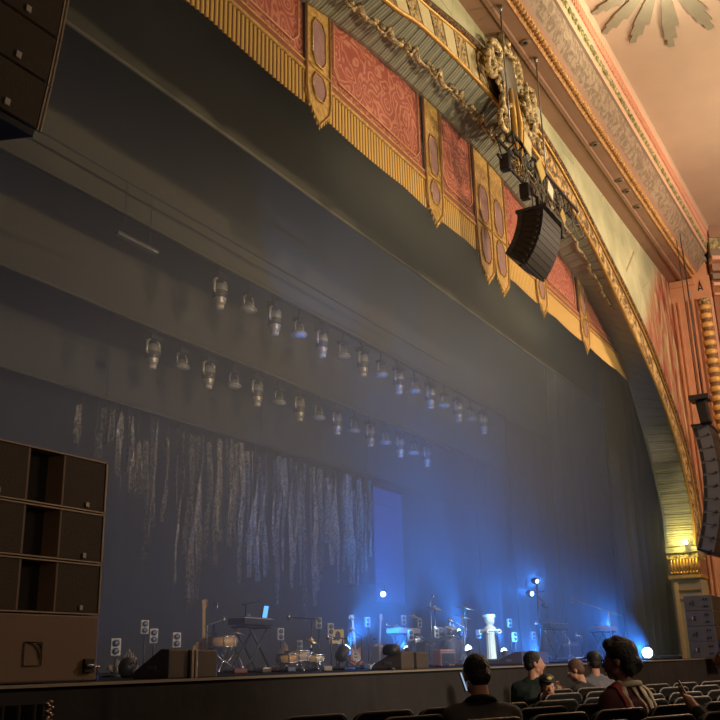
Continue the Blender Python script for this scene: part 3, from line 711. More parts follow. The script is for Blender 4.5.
# tall screen
t = thing('hanging_screen', 'tall narrow blue-lit screen hanging right of the silver rags', 'screen', (26.85, 14.6, 0))
m = MB(); m.box((0.0, 0, 4.75), (1.86, 0.04, 3.55)); m.build('fabric', mat('blue_lit_scrim', (0.07,0.12,0.30), 0.8, var=0.1), t)  # blue of the stage lights put into the fabric colour
m = MB(); m.box((0, -0.0, 6.55), (1.98, 0.08, 0.08)); m.build('top_batten', DARKM, t)
for xx in (-0.7, 0.7):
    m = MB(); m.tube([(xx, 0, 6.5), (xx, 0, 15.02)], 0.008, 5); m.build('suspension_line', DARKM, t)
m = MB(); m.box((0, 0, 2.96), (1.95, 0.06, 0.05)); m.build('bottom_batten', DARKM, t)
m = MB(); m.box((-0.3, -0.03, 6.0), (1.2, 0.02, 0.02)); m.build('seam', DARKM, t)

# ------------------------------------------------------------------ silver rags
def rag(x, zb, zt_, wd, seed):
    rnd = random.Random(seed); m = MB(); nseg = int((zt_-zb)/0.07)
    for lay in range(2 if seed % 3 else 3):
        ox = rnd.uniform(-0.5, 0.5)*wd; ph = rnd.uniform(0, 9); l = rnd.uniform(0.55, 0.95) if lay else 1.0
        top = zt_-rnd.uniform(0, 0.05); bot = top-(top-zb)*l
        V = []; F = []; tw = rnd.uniform(0.6, 1.6)
        for i in range(nseg+1):
            u = i/nseg; z = top+(bot-top)*u
            w_ = wd*(0.30+0.55*abs(noise.noise(Vector((seed*3.1+lay*7, z*0.9, 0)))))*(1-u**4*0.8)
            cx = ox+0.05*math.sin(z*1.1+ph)+0.008*rnd.uniform(-1, 1)
            for j in range(4):
                a = (j/3-0.5); V.append((cx+a*w_*math.cos(z*tw+ph)*0.5+a*w_*0.6+rnd.uniform(-0.006, 0.006), lay*0.05+a*0.12*math.sin(z*tw+ph)+0.03*math.sin(j*2.1+z*3+ph), z+rnd.uniform(-0.02, 0.02)))
        for i in range(nseg):
            for j in range(3): F.append((i*4+j, i*4+j+1, (i+1)*4+j+1, (i+1)*4+j))
        m.add(V, F)
        for k in range(int(nseg*0.35)):      # loose shreds
            i = rnd.randrange(nseg); p = Vector(V[i*4+rnd.choice((0, 3))]); L_ = rnd.uniform(0.15, 0.45); sx = rnd.uniform(-0.06, 0.06)
            m.add([p, p+Vector((0.03, 0.01, 0)), p+Vector((sx, -0.02, -L_))], [(0,1,2)])
    return m.build('silver_rag', SILVER, loc=(x, 14.3, 0))
KB = [(13.0,5.4),(13.6,5.5),(14.1,5.2),(14.52,4.9),(14.9,4.4),(15.23,3.4),(15.55,3.2),(16.01,3.46),(16.6,2.6),(17.0,2.2),(17.4,3.4),(17.93,3.6),(18.3,4.1),(18.52,2.94),(19.1,3.2),(19.6,3.3),(19.95,3.26),(20.5,2.6),(21.0,3.5),(21.4,2.2),(21.53,2.1),(22.2,3.2),(22.81,3.6),(23.3,3.3),(23.88,3.2),(24.3,3.0),(24.82,3.7),(25.3,3.9)]
def zbot(x):
    for (a, b), (c, d) in zip(KB, KB[1:]):
        if a <= x <= c: return b+(d-b)*(x-a)/(c-a)
    return 4
N_R = 41
t = thing('pipe_batten', 'dark pipe at the rear from which the silver rags hang', 'pipe', (0, 14.3, 6.66))
m = MB(); m.tube([(12.8, 0, 0), (25.8, 0, 0)], 0.03, 8); m.build('pipe', DARKM, t)
for xx in (14, 19.5, 25):
    m = MB(); m.tube([(xx, 0, 0), (xx, 0, 8.36)], 0.008, 5); m.build('suspension_line', DARKM, t)
rnd = random.Random(5)
for i in range(N_R):
    x = 13.35+11.85*(i/(N_R-1))**0.93+rnd.uniform(-0.08, 0.08)
    zb = zbot(min(25.2, max(13.0, x)))+rnd.uniform(-0.15, 0.9)*(1 if i % 3 else 0.1)
    zt_ = 6.6-abs(rnd.gauss(0, 0.28))
    zb = min(zb, zt_-0.8)
    o = rag(x, zb, zt_, rnd.uniform(0.12, 0.30), 100+i)
    m = MB(); m.tube([(0, 0.02, zt_-0.1), (0, 0.02, 6.70)], 0.012, 5); m.build('cord', DARKM, o)
    kindw = 'long' if zt_-zb > 3.2 else ('medium-length' if zt_-zb > 2.2 else 'short')
    tag(o, f'{kindw} tattered silver rag hanging at the rear, {ordn(i, N_R)}', 'fabric strip', 'tattered silver rags hanging at the rear of the stage')

# ------------------------------------------------------------------ stage haze
m = MB(); m.box((18, 11.2, 6.6), (45, 12.0, 10.9))
hz = bpy.data.materials.new('haze'); N, L = nt(hz)
for n_ in list(N):
    if n_.type == 'BSDF_PRINCIPLED': N.remove(n_)
vs = N.new('ShaderNodeVolumeScatter'); vs.inputs['Density'].default_value = 0.036; vs.inputs['Color'].default_value = (0.9, 0.93, 1, 1); vs.inputs['Anisotropy'].default_value = 0.2
L.new(vs.outputs[0], [x for x in N if x.type == 'OUTPUT_MATERIAL'][0].inputs['Volume'])
o = m.build('stage_haze', hz); tag(o, 'thin blue-lit haze filling the stage', 'haze', kind='stuff')

# ------------------------------------------------------------------ speakers
def badge(m, c, s=0.035):
    m.box(c, (s, 0.008, s*1.15))
# left stack on the stage edge: three wide cabinets on a sub, built facing the house
t = thing('speaker_stack', 'tall brown speaker stack on the left end of the stage edge', 'speaker', (4.435, 5.05, STAGE+0.01))
W = 1.13
m = MB(); m.bbox((0, 0.30, 0.215), (W, 0.60, 0.425), 0.01); sb = m.build('subwoofer', CAB, t)
m = MB()
lx, lz, q = -0.075, 0.125, 0.145
for a, b in (((0,0),(1,0)),((1,0),(1,1)),((1,1),(0,1)),((0,1),(0,0))):
    m.tube([(lx+a[0]*q, -0.004, lz+a[1]*q-0.02), (lx+b[0]*q, -0.004, lz+b[1]*q-0.02)], 0.003, 5)
m.tube([(lx+0.03+0.10*math.sin(u*PI/2/8), -0.004, lz-0.02+0.04+0.10*math.cos(u*PI/2/8)) for u in range(9)], 0.003, 5)
m.tube([(lx+0.72*q, -0.004, lz-0.02+0.92*q), (lx+0.92*q, -0.004, lz-0.02+0.92*q), (lx+0.92*q, -0.004, lz-0.02+0.72*q)], 0.003, 5)
m.build('emblem', mat('engraved_line', (0.05,0.02,0.01), 0.7), sb)
for k, (z0, h) in enumerate(((0.435, 0.35), (0.79, 0.35), (1.145, 0.38))):
    e = bpy.data.objects.new('cabinet', None); COL.objects.link(e); e.parent = t; e.location = (0, 0, z0)
    m = MB()
    m.bbox((0, 0.36, h/2), (W, 0.48, h-0.008), 0.008)
    m.box((0, 0.06, h-0.008), (W, 0.12, 0.010)); m.box((0, 0.06, 0.006), (W, 0.12, 0.010))
    m.box((W/2-0.008, 0.06, h/2), (0.014, 0.12, h-0.01)); m.box((-W/2+0.008, 0.06, h/2), (0.014, 0.12, h-0.01))
    m.build('shell', RIM, e)
    for sx in (-1, 1):
        m = MB(); m.box((sx*0.357, 0.055, h/2), (0.385, 0.10, h-0.03)); m.build('side_grille', GRILLE, e)
        m = MB(); badge(m, (sx*0.357+0.03*sx, 0.0, 0.045), 0.028); m.build('badge', BADGE, e)
    m = MB(); m.box((0, 0.11, h/2), (0.32, 0.02, h-0.03)); m.build('horn_throat', CABD, e)
    for sx in (-1, 1):
        m = MB(); m.prism([(sx*0.148, 0.005, 0.015), (sx*0.164, 0.005, 0.015), (sx*0.164, 0.10, 0.015), (sx*0.09, 0.10, 0.015)], (0, 0, h-0.03)); m.build('horn_flare', CAB, e)
for k in range(6):
    m = MB(); m.bbox((W/2+0.008, 0.05, 0.30+0.22*k), (0.012, 0.05, 0.03), 0.003); m.build('latch', BLACK, t)
m = MB()
m.bbox((0.48, -0.012, 0.10), (0.09, 0.02, 0.09), 0.004); m.build('handle_cup', CABD, sb)
m = MB(); m.tube([(0.445, -0.03, 0.10), (0.515, -0.03, 0.10)], 0.012, 8); m.build('handle_bar', CHROME, sb)
# right stack, mirrored, seen from its side
t = thing('speaker_stack', 'grey speaker stack in front of the right jamb of the arch, seen side-on', 'speaker', (25.55, 4.62, STAGE+0.01))
z0 = 0
for k in range(4):
    h = 0.37
    e = bpy.data.objects.new('cabinet', None); COL.objects.link(e); e.parent = t; e.location = (0, 0, z0)
    m = MB(); m.bbox((0, 0.33, h/2), (1.3, 0.66, h-0.006), 0.012); m.build('shell', CABGREY, e)
    m = MB()
    for (yy, zz) in ((0.12,0.10),(0.18,0.10),(0.12,0.27),(0.18,0.27),(0.44,0.16),(0.44,0.22)):
        m.bbox((-0.652, yy, zz), (0.012, 0.038, 0.045), 0.003)
    m.build('rigging_plate', BLACK, e)
    m = MB(); m.tube([(-0.66, 0.50, 0.16), (-0.66, 0.50, 0.23)], 0.010, 6); m.build('handle', BADGE if k % 2 == 0 else BLACK, e)
    m = MB(); m.box((0, -0.004, h/2), (1.24, 0.01, h-0.03)); m.build('grille', GRILLE, e)
    z0 += h
def line_array(lab, top, n, bw, bh, bd, ang0, dang, mt, badge_on=False, rail=False, back=False):
    t = thing('line_array', lab, 'speaker', top)
    p = Vector((0, 0, 0)); a = ang0
    m = MB(); m.bbox((0, -bd/2, 0.05), (bw*0.9, bd*1.25, 0.06), 0.01); m.box((0, -bd*0.5, 0.25), (0.06, 0.06, 0.4)); m.build('flying_frame', DARKM, t)
    for k in range(n):
        R = Rx(a); dwn = R @ Vector((0, 0, -bh)); e = bpy.data.objects.new('cabinet', None); COL.objects.link(e); e.parent = t; e.location = p; e.rotation_euler = (a, 0, 0)
        m = MB(); h = bh-0.008
        m.prism([(-bw/2, -bd, -0.004), (-bw/2, 0, -0.012), (-bw/2, 0, -h+0.012), (-bw/2, -bd, -h)], (bw, 0, 0)); m.build('shell', mt, e)
        m = MB(); m.box((0, -bd-0.005, -bh/2), (bw*0.985, 0.012, bh*0.93)); m.build('grille', GRILLE if badge_on else CABD, e)
        if badge_on:
            m = MB(); badge(m, (bw*0.30, -bd-0.015, -bh*0.80), 0.04); m.build('badge', BADGE, e)
        if rail:
            m = MB()
            for dx in (0.012, 0.040): m.box((bw/2+dx, -bd+0.01, -bh/2), (0.012, 0.03, bh*0.98))
            m.build('side_rail', mat('pale_rail', (0.62,0.54,0.40), 0.4, 0.3), e)
        for sx in (-1, 1):
            m = MB(); m.bbox((sx*(bw/2+0.012), -0.06, -bh/2), (0.02, 0.08, bh*0.7), 0.004); m.build('rear_hinge', DARKM, e)
            m = MB(); m.bbox((sx*(bw/2+0.014), -bd+0.07, -bh*0.9), (0.03, 0.05, 0.05), 0.004); m.build('front_hinge', DARKM, e)
        # step down along the front edge
        p = p + R @ Vector((0, -bd, -bh)) - Rx(a+dang) @ Vector((0, -bd, 0)); a += dang
    m = MB(); R = Rx(a); c = p + R @ Vector((0, -bd/2, -0.03)); m.bbox(c, (bw, bd, 0.05), 0.005, rot=R); m.lathe([(0.03,0),(0.05,-0.02),(0.03,-0.03)], 10, c=c+Vector((-0.2,0,-0.02)), m=None)
    m.build('bottom_plate', BLACK, t)
    m = MB(); 
    for sx in (-0.3, 0.3): m.tube([(sx*bw, -bd/2, 0.1), (sx*bw, -bd/2, 9.36-top[2] if n == 9 else 12.2-top[2])], 0.012, 5)
    m.build('chain', DARKM, t)
    return t
line_array('large brown line array hanging at the upper left corner', (3.13, 4.88, 6.45), 5, 1.34, 0.345, 0.40, 0.06, 0.035, CAB, True, True)
line_array('dark curved line array hanging before the crown of the arch', (15.0, 5.10, 8.72), 9, 0.95, 0.113, 0.46, 0.10, 0.07, CABD)
line_array('dark line array hanging at the right edge before the organ grille', (25.7, 4.55, 6.85), 10, 1.30, 0.335, 0.40, -0.16, 0.055, CABGREY)
# rig of truss, reflectors and cables above the centre array
t = thing('lighting_truss', 'black truss with cables hanging beneath the gilded crown ornament', 'truss', (0, 0, 0))
m = MB(); y0, y1, za, zb_ = 4.72, 5.0, 9.35, 9.68
X0, X1 = 13.5, 17.0
for y in (y0, y1):
    for z in (za, zb_): m.tube([(X0, y, z), (X1, y, z)], 0.03, 8)
m.build('chord', DARKM, t)
m = MB(); k = 0; x = X0
while x < X1-0.1:
    for y in (y0, y1): m.tube([(x, y, za if k % 2 else zb_), (x+0.25, y, zb_ if k % 2 else za)], 0.014, 5)
    m.tube([(x, y0, zb_), (x+0.25, y1, zb_)], 0.014, 5); x += 0.25; k += 1
m.build('lacing', DARKM, t)
for i, (x, z) in enumerate(((13.7, 9.45), (14.6, 9.30), (16.4, 9.25))):
    m = MB(); m.bbox((x, 4.95, z-0.18), (0.16, 0.18, 0.30), 0.03); m.build('hoist', BLACK, t)
m = MB(); rnd = random.Random(3)
for k in range(16):
    xa = rnd.uniform(13.6, 16.8); xb = xa+rnd.uniform(0.2, 0.9); zd = rnd.uniform(0.15, 0.6)
    P = [(xa+(xb-xa)*u/8, 4.66+rnd.uniform(-0.02, 0.02), 9.4-zd*math.sin(PI*u/8)+rnd.uniform(-0.03, 0.03)) for u in range(9)]
    m.tube(P, 0.011, 5)
m.build('cable', mat('cable_grey', (0.16,0.14,0.10), 0.6), t)
for i, (x, z, mt_, lab, r) in enumerate(((13.95, 9.66, 'cream_panel', 'pale cream square panel fixed to the truss just below the gilt ornament', 0.25),(14.55, 9.44, 'yellow_panel', 'yellow diamond panel on the truss between the cream and the white one', 0.8),
        (15.0, 9.24, 'white_panel', 'small bright white square panel on the truss', 0.35),(15.62, 8.97, 'ochre_panel', 'little ochre diamond panel lowest on the truss above the line array', 0.7))):
    s_ = (0.34, 0.34, 0.27, 0.24)[i]
    m = MB(); m.bbox((0, 0, 0), (s_, 0.025, s_), 0.006, rot=Ry(r)); o = m.build('square_panel', mat(mt_, ((0.72,0.62,0.34),(0.60,0.45,0.12),(0.86,0.80,0.62),(0.45,0.33,0.10))[i], 0.5), loc=(x, 4.62, z))
    tag(o, lab, 'panel')
for i, (x, lab) in enumerate(((13.42, 'thin steel rod hanging from the beam at the crown ornament'), (15.2, 'thin steel rod hanging from the beam right of the crown ornament'))):
    m = MB(); m.tube([(0, 0, 0), (0, 0, 12.2-9.68)], 0.014, 6); m.lathe([(0.05, 2.5), (0.03, 2.4)], 8)
    tag(m.build('hanging_rod', METAL, loc=(x, 4.72, 9.68)), lab, 'rod')

# small speaker with bracket above the right array
t = thing('hanging_speaker', 'small dark speaker on a bracket above the right line array', 'speaker', (25.0, 4.25, 7.55))
m = MB(); m.bbox((0, 0, 0), (0.5, 0.5, 0.14), 0.02); m.build('top_plate', DARKM, t)
m = MB(); m.bbox((0, -0.05, -0.38), (0.35, 0.26, 0.6), 0.03, rot=Rx(-0.1)); m.build('body', CABD, t)
m = MB(); m.tube([(-0.2,-0.1,0.08),(-0.2,-0.1,4.6)], 0.012, 5); m.build('chain', DARKM, t)
# boxes at the foot of the left stack
t = thing('floor_box', 'small steel-topped box at the foot of the left speaker stack', 'box', (5.12, 5.25, STAGE))
m = MB(); m.bbox((0, 0, 0.05), (0.09, 0.12, 0.09), 0.01); m.build('body', DARKM, t)
m = MB(); m.bbox((0, 0, 0.10), (0.10, 0.13, 0.015), 0.004); m.build('lid', CHROME, t)

# ------------------------------------------------------------------ lights hung in two rows
def spot_fix(loc, lab, grp):
    t = thing('moving_spotlight', lab, 'stage light', loc, 0, grp)
    m = MB(); m.bbox((0, 0, 0.34), (0.34, 0.22, 0.12), 0.02); m.build('base', DARKM, t)
    m = MB(); m.tube([(0,0,0.40),(0,0,0.57)], 0.03, 8); m.bbox((0,0,0.50), (0.22,0.06,0.06), 0.01); m.build('clamp', METAL, t)
    m = MB()
    for sx in (-1, 1): m.tube([(sx*0.10, 0, 0.29), (sx*0.185, 0, 0.22), (sx*0.19, 0, 0.02), (sx*0.15, 0, -0.04)], [0.03,0.035,0.03,0.02], 8)
    m.build('yoke', CASE, t)
    m = MB(); m.lathe([(0.06,0.20),(0.125,0.16),(0.145,0.05),(0.14,-0.08),(0.115,-0.20),(0.095,-0.26),(0.08,-0.27)], 18); h = m.build('head', CASE, t)
    m = MB()
    for k in range(5): m.lathe([(0.147,0.02-0.03*k),(0.153,0.01-0.03*k),(0.147,-0.0-0.03*k)], 18)
    m.build('cooling_fin', DARKM, h)
    m = MB(); m.lathe([(0.085,-0.26),(0.085,-0.33),(0.07,-0.34)], 16); m.build('lens_barrel', mat('pale_barrel', (0.55,0.48,0.40), 0.4), h)
    return t
def wash_fix(loc, lab, grp):
    t = thing('wash_light', lab, 'stage light', loc, 0, grp)
    m = MB(); m.bbox((0, 0, 0.24), (0.26, 0.18, 0.08), 0.02); m.tube([(0,0,0.28),(0,0,0.53)], 0.022, 6); m.build('base', DARKM, t)
    m = MB(); m.tube([(-0.10,0,0.20),(-0.16,0,0.10),(-0.14,0,-0.04)], 0.018, 6); m.tube([(0.10,0,0.20),(0.16,0,0.10),(0.14,0,-0.04)], 0.018, 6); m.build('yoke', CASE, t)
    m = MB(); m.lathe([(0.05,0.06),(0.08,0.02),(0.15,-0.06),(0.185,-0.09),(0.185,-0.115),(0.14,-0.12)], 20, rot=Ry(0.12)); h = m.build('dish', CASE, t)
    m = MB(); m.lathe([(0.14,-0.118),(0.10,-0.135),(0.02,-0.14)], 16, rot=Ry(0.12)); m.build('lens', mat('clear_lens', (0.5,0.5,0.52), 0.15), h)
    return t
f0 = w0 = None
for row, (Y, x0, dx, z, zw, what) in enumerate(((11.05, 13.67, 1.868, 8.24, 8.28, 'front'), (13.0, 13.94, 1.812, 7.42, 7.46, 'rear'))):
    for k in range(8):
        lab = f'barrel spotlight in the {what} row of stage lights, {ordn(k, 8)}'
        g = f'barrel spotlights in the {what} row'
        if f0 is None: f0 = spot_fix((x0, Y, z), lab, g)
        else: dup(f0, (x0+dx*k, Y, z), label=lab, group=g)
    for k in range(7):
        lab = f'small dish light in the {what} row of stage lights, {ordn(k, 7)}'
        g = f'dish lights in the {what} row'
        if w0 is None: w0 = wash_fix((x0+dx/2, Y, zw), lab, g)
        else: dup(w0, (x0+dx*(k+0.5), Y, zw), label=lab, group=g)
    t = thing('pipe_batten', f'dark pipe carrying the {what} row of stage lights', 'pipe', (0, Y, z+0.56 if row == 0 else z+0.56))
    m = MB(); m.tube([(5, 0, 0), (29.5, 0, 0)], 0.03, 8); m.build('pipe', DARKM, t)
    for xx in (8, 14.5, 21, 27.5):
        m = MB(); m.tube([(xx, 0, 0), (xx, 0, 15.02-(z+0.56))], 0.008, 5); m.build('suspension_line', DARKM, t)
p = at(137, 243, 10.2); t = thing('strip_light', 'slim unlit strip light hanging alone left of the front row of stage lights', 'stage light', p)
m = MB(); m.bbox((0,0,0), (0.95,0.10,0.06), 0.01); m.build('housing', METAL, t)
m = MB(); m.tube([(0.3,0,0),(0.3,0,1.0)], 0.008, 5); m.tube([(-0.3,0,0),(-0.3,0,1.0)], 0.008, 5); m.tube([(-9,0,1.0),(12,0,1.0)], 0.02, 6); m.build('hanger', DARKM, t)

# ------------------------------------------------------------------ instruments and gear on stage
G = STAGE
def gx(px, Y): return at(px, 664, Y).x
def hz(py, px, Y): return at(px, py, Y).z-STAGE
def lamp_stand(px, py, Y, lab, face=0.0):
    P = at(px, py, Y); H = P.z-G
    t = thing('twin_lamp_stand', lab, 'lamp stand', (P.x, Y, G), -0.6, 'twin-lamp boxes on thin stands')
    m = MB(); m.tube([(0,0,0.02),(0,0,H-0.11)], 0.014, 6); m.build('pole', DARKM, t)
    m = MB(); m.lathe([(0.14,0.0),(0.14,0.015),(0.03,0.03)], 16); m.build('base', DARKM, t)
    m = MB(); m.bbox((0, 0.03, H), (0.115, 0.05, 0.19), 0.01)
    h = m.build('lamp_box', mat('pale_lamp_box', (0.62,0.60,0.60), 0.5), t)
    for dz in (-0.043, 0.043):
        m = MB(); m.lathe([(0.034,0),(0.037,0.010),(0.030,0.012)], 16, c=(0,-0.005,H+dz), rot=Rx(PI/2)); m.build('bezel', BLACK, h)
        m = MB(); m.lathe([(0.028,0.010),(0.012,0.014)], 12, c=(0,-0.005,H+dz), rot=Rx(PI/2)); m.build('bulb', E_DIM, h)
    return t
LS = [(145,627,9.5,'leftmost, standing behind the left floor wedges'),(154,636,9,'second from the left, slightly lower'),(177,640,8.6,'just behind the left floor wedges'),
      (116,647,8,'low one nearest the left speaker stack'),(281,634,9.2,'left of the small drum set'),(300,646,9.8,'low one behind the small drum set'),
      (319,623,9.6,'tall one left of the yellow picture panel'),(331,629,8.8,'just left of the yellow picture panel'),(368,622,10.2,'tall one between the two guitars'),(404,620,9.6,'tall one left of the central keyboard shelf'),
      (420,623,10.6,'slim one right of the central keyboard shelf'),(411,635,8.4,'low one before the central keyboard shelf'),(437,633,9.2,'left of the main drum kit'),(452,625,9.8,'above the main drum kit'),
      (479,634,8.6,'directly left of the white column'),(510,623,8.4,'right of the white column, the taller of two'),(515,637,7.8,'right of the white column, the lower of two'),(534,636,8.2,'just left of the tall spotlight mast')]
for (px, py, Y, where) in LS: lamp_stand(px, py, Y, 'pale twin-lamp box on a thin stand, '+where)
def wedge(x, y, w_, d_, h_, lab, rz=0.0):
    t = thing('floor_monitor', lab, 'floor monitor', (x, y, G), rz)
    m = MB(); m.prism([(-w_/2, 0, 0), (-w_/2, d_, 0), (-w_/2, d_, h_*0.18), (-w_/2, d_*0.18, h_), (-w_/2, 0, h_*0.97)], (w_, 0, 0)); m.build('body', mat('wedge_brown', (0.10,0.075,0.05), 0.6), t, bevel=0.008)
    m = MB(); m.prism([(-w_*0.44, d_*0.22, h_*0.965), (-w_*0.44, d_*0.96, h_*0.225), (w_*0.44, d_*0.96, h_*0.225), (w_*0.44, d_*0.22, h_*0.965)], (0, 0.008, 0.008)); m.build('grille', CABD, t)
    for sx in (-1, 1):
        m = MB(); m.bbox((sx*(w_/2+0.004), d_*0.45, h_*0.35), (0.012, 0.09, 0.035), 0.004); m.build('handle', METAL, t)
    return t
wedge(6.20, 5.35, 0.24, 0.38, 0.23, 'left one of two joined dark floor wedges nearest the left speaker stack')
wedge(6.56, 5.35, 0.28, 0.38, 0.225, 'right one of two joined dark floor wedges at the left, beside pale posts')
t = thing('wedge_post', 'pair of pale upright bars between the two left floor wedges', 'post', (6.37, 5.33, G))
for xx in (-0.025, 0.025):
    m = MB(); m.bbox((xx, 0, 0.11), (0.03, 0.02, 0.22), 0.004); m.build('upright', RIM, t)
def amp_box(x, y, w_, d_, h_, lab, mt, z=0, knobs=True, rz=0.0, cat='amplifier', name='guitar_amplifier'):
    t = thing(name, lab, cat, (x, y, G+z), rz)
    m = MB(); m.bbox((0, 0, h_/2), (w_, d_, h_), 0.02); m.build('cabinet', mt, t)
    m = MB(); m.box((0, -d_/2-0.003, h_*0.42), (w_*0.88, 0.012, h_*0.66)); m.build('grille_cloth', BLACK if mt != BLACK else DARKM, t)
    if knobs:
        m = MB(); m.box((0, -d_/2-0.004, h_*0.86), (w_*0.88, 0.012, h_*0.13)); pn = m.build('control_panel', METAL, t)
        m = MB()
        for k in range(6): m.lathe([(0.014,0),(0.012,0.02)], 8, c=(-w_*0.35+k*w_*0.14, -d_/2-0.008, h_*0.86), rot=Rx(PI/2))
        m.build('knob', CHROME, pn)
    m = MB(); m.tube([(-0.09,0,h_),(-0.08,0,h_+0.03),(0.08,0,h_+0.03),(0.09,0,h_)], 0.01, 6); m.build('carry_handle', BLACK, t)
    return t
wedge(gx(408,5.6), 5.6, 0.33, 0.42, 0.21, 'dark floor wedge on the stage front behind the round black seat')
wedge(gx(423,5.6), 5.6, 0.33, 0.42, 0.20, 'dark floor wedge on the stage front, right one of the pair near the middle')
wedge(gx(528,5.8), 5.8, 0.5, 0.5, 0.20, 'dark floor wedge right of the white column, its side facing left', 0.0)
wedge(gx(544,5.8), 5.8, 0.5, 0.5, 0.20, 'dark floor wedge right of the white column, farther of the two', 0.0)
t = thing('drum_stool', 'round black stool seat standing at the left end of the middle wedges', 'stool', (gx(392,5.75), 5.75, G)); t.scale = (0.62, 0.62, 0.95)
m = MB(); m.lathe([(0.02,0.17),(0.17,0.18),(0.19,0.23),(0.17,0.28),(0.1,0.31),(0.01,0.315)], 20); m.build('seat', BLACK, t)
m = MB(); m.lathe([(0.15,0),(0.03,0.04),(0.025,0.18)], 12); m.build('pedestal', DARKM, t)
# pale bunches of dried grass (cone shapes)
for i, (px, Y, H, lab) in enumerate(((128,7.6,0.27,'pale cone of dried plumes beside the left speaker stack'),(116,8.4,0.18,'small pale cone of dried plumes closest to the left speaker stack'),(193,8.2,0.33,'pale cone of dried plumes behind the low cabinet'),(284,8.6,0.42,'pale cone of dried plumes behind the left pair of thin stands'))):
    t = thing('dried_plumes', lab, 'plant', (gx(px, Y), Y, G))
    m = MB(); rnd = random.Random(i)
    for k in range(60):
        a = rnd.uniform(0, 2*PI); r = rnd.uniform(0, 0.11)*(1 if H < 0.4 else 1.2); h = H*(1-r*3.2)+rnd.uniform(-0.03, 0.03); b_ = r*0.5
        m.tube([(b_*math.cos(a), b_*math.sin(a), 0.05), (r*math.cos(a), r*math.sin(a), h*0.6), (r*0.8*math.cos(a)+0.01, r*0.8*math.sin(a), max(0.08, h))], [0.006,0.014,0.004], 4)
    m.build('plumes', mat('dried_plume', (0.34,0.27,0.20), 0.9, var=0.3), t)
    m = MB(); m.lathe([(0.05,0),(0.07,0.05),(0.06,0.09)], 12); m.build('pot', DARKM, t)
t = thing('backpack', 'small black bag slumped in front of the pale plumes at the left', 'bag', (gx(128,6.6), 6.6, G))
m = MB(); m.ell((0,0,0.09), (0.10,0.08,0.10), n=16, k=10); m.ell((0.02,-0.06,0.06), (0.06,0.04,0.05)); m.build('body', BLACK, t)
m = MB(); m.tube([(-0.05,-0.07,0.12),(0,-0.1,0.17),(0.05,-0.07,0.12)], 0.008, 6); m.build('strap', METAL, t)
# guitars
def guitar(x, y, rz, lean, H, body_m, neck_m, lab, name='electric_guitar', kind='strat', guard=True):
    t = thing(name, lab, 'guitar', (x, y, G+0.05), rz); e = []
    s = H
    def T(p): return Rx(lean) @ Vector((p[0]*s, p[1]*s, p[2]*s))
    if kind == 'strat': out = [(0,0.0),(0.10,0.01),(0.165,0.07),(0.16,0.15),(0.115,0.21),(0.13,0.28),(0.165,0.36),(0.12,0.345),(0.06,0.30),(0.03,0.31),(-0.03,0.31),(-0.08,0.33),(-0.15,0.40),(-0.17,0.36),(-0.13,0.25),(-0.12,0.20),(-0.165,0.13),(-0.155,0.05),(-0.09,0.005)]
    else: out = [(0,0),(0.09,0.005),(0.17,0.05),(0.185,0.12),(0.15,0.19),(0.115,0.235),(0.13,0.29),(0.14,0.34),(0.11,0.385),(0.04,0.40),(-0.04,0.40),(-0.11,0.385),(-0.14,0.34),(-0.13,0.29),(-0.115,0.235),(-0.15,0.19),(-0.185,0.12),(-0.17,0.05),(-0.09,0.005)]
    m = MB(); m.prism([T((a, -0.022, b)) for a, b in out], T((0,0.045,0))-T((0,0,0))); m.build('body', body_m, t, bevel=0.006)
    m = MB(); m.prism([T((-0.022,-0.045,0.22)), T((0.022,-0.045,0.22)), T((0.019,-0.04,0.86)), T((-0.019,-0.04,0.86))], T((0,0.025,0))-T((0,0,0))); nk = m.build('neck', neck_m, t)
    m = MB(); m.prism([T(q) for q in ((-0.02,-0.035,0.86),(0.02,-0.035,0.86),(0.045,-0.03,0.90),(0.035,-0.025,1.0),(-0.03,-0.025,0.985))], T((0,0.015,0))-T((0,0,0))); m.build('headstock', neck_m, t)
    m = MB()
    for k in range(6): c = T((0.045+0.0*k, -0.03, 0.90+0.016*k)); m.lathe([(0.007*s,-0.01),(0.009*s,0.012)], 6, c=c, rot=Ry(PI/2))
    m.build('tuner', CHROME, t)
    if guard:
        m = MB(); m.prism([T(q) for q in ((-0.06,-0.026,0.10),(0.09,-0.026,0.06),(0.11,-0.026,0.15),(0.05,-0.026,0.29),(-0.05,-0.026,0.29),(-0.08,-0.026,0.2))], T((0,-0.004,0))-T((0,0,0))); m.build('pickguard', mat('cream_guard', (0.75,0.68,0.55), 0.4), t)
    m = MB(); m.box(T((0,-0.032,0.09)), (0.08*s,0.015*s,0.02*s)); m.build('bridge', CHROME, t)
    for k in range(2): 
        m = MB(); m.box(T((0,-0.032,0.15+0.06*k)), (0.07*s,0.012*s,0.022*s)); m.build('pickup', BLACK, t)
    m = MB()
    m.tube([(0,0.16,0.0),(0,0.14,0.55*s)], 0.012, 6)
    for sx in (-1, 1): m.tube([(0,0.15,0.25),(sx*0.16,-0.06,-0.04)], 0.011, 6); m.tube([(sx*0.02,0.14,0.5*s),(sx*0.04,0.0,0.52*s)], 0.010, 6)
    m.tube([(0,0.15,0.25),(0,0.28,-0.04)], 0.011, 6)
    st = m.build('guitar_stand', DARKM, t)
    return t
REDG = mat('orange_red_lacquer', (0.85,0.22,0.07), 0.25); SUNB = mat('sunburst_lacquer', (0.85,0.42,0.10), 0.25, var=0.5, vscale=5); MAPLE = mat('maple', (0.72,0.52,0.30), 0.35); ROSEW = mat('dark_neck', (0.22,0.10,0.05), 0.4)
guitar(gx(356,10.4), 10.4, -0.55, -0.16, 1.02, REDG, MAPLE, 'orange-red electric guitar with a pale neck on a stand beside the blazing blue floor light')
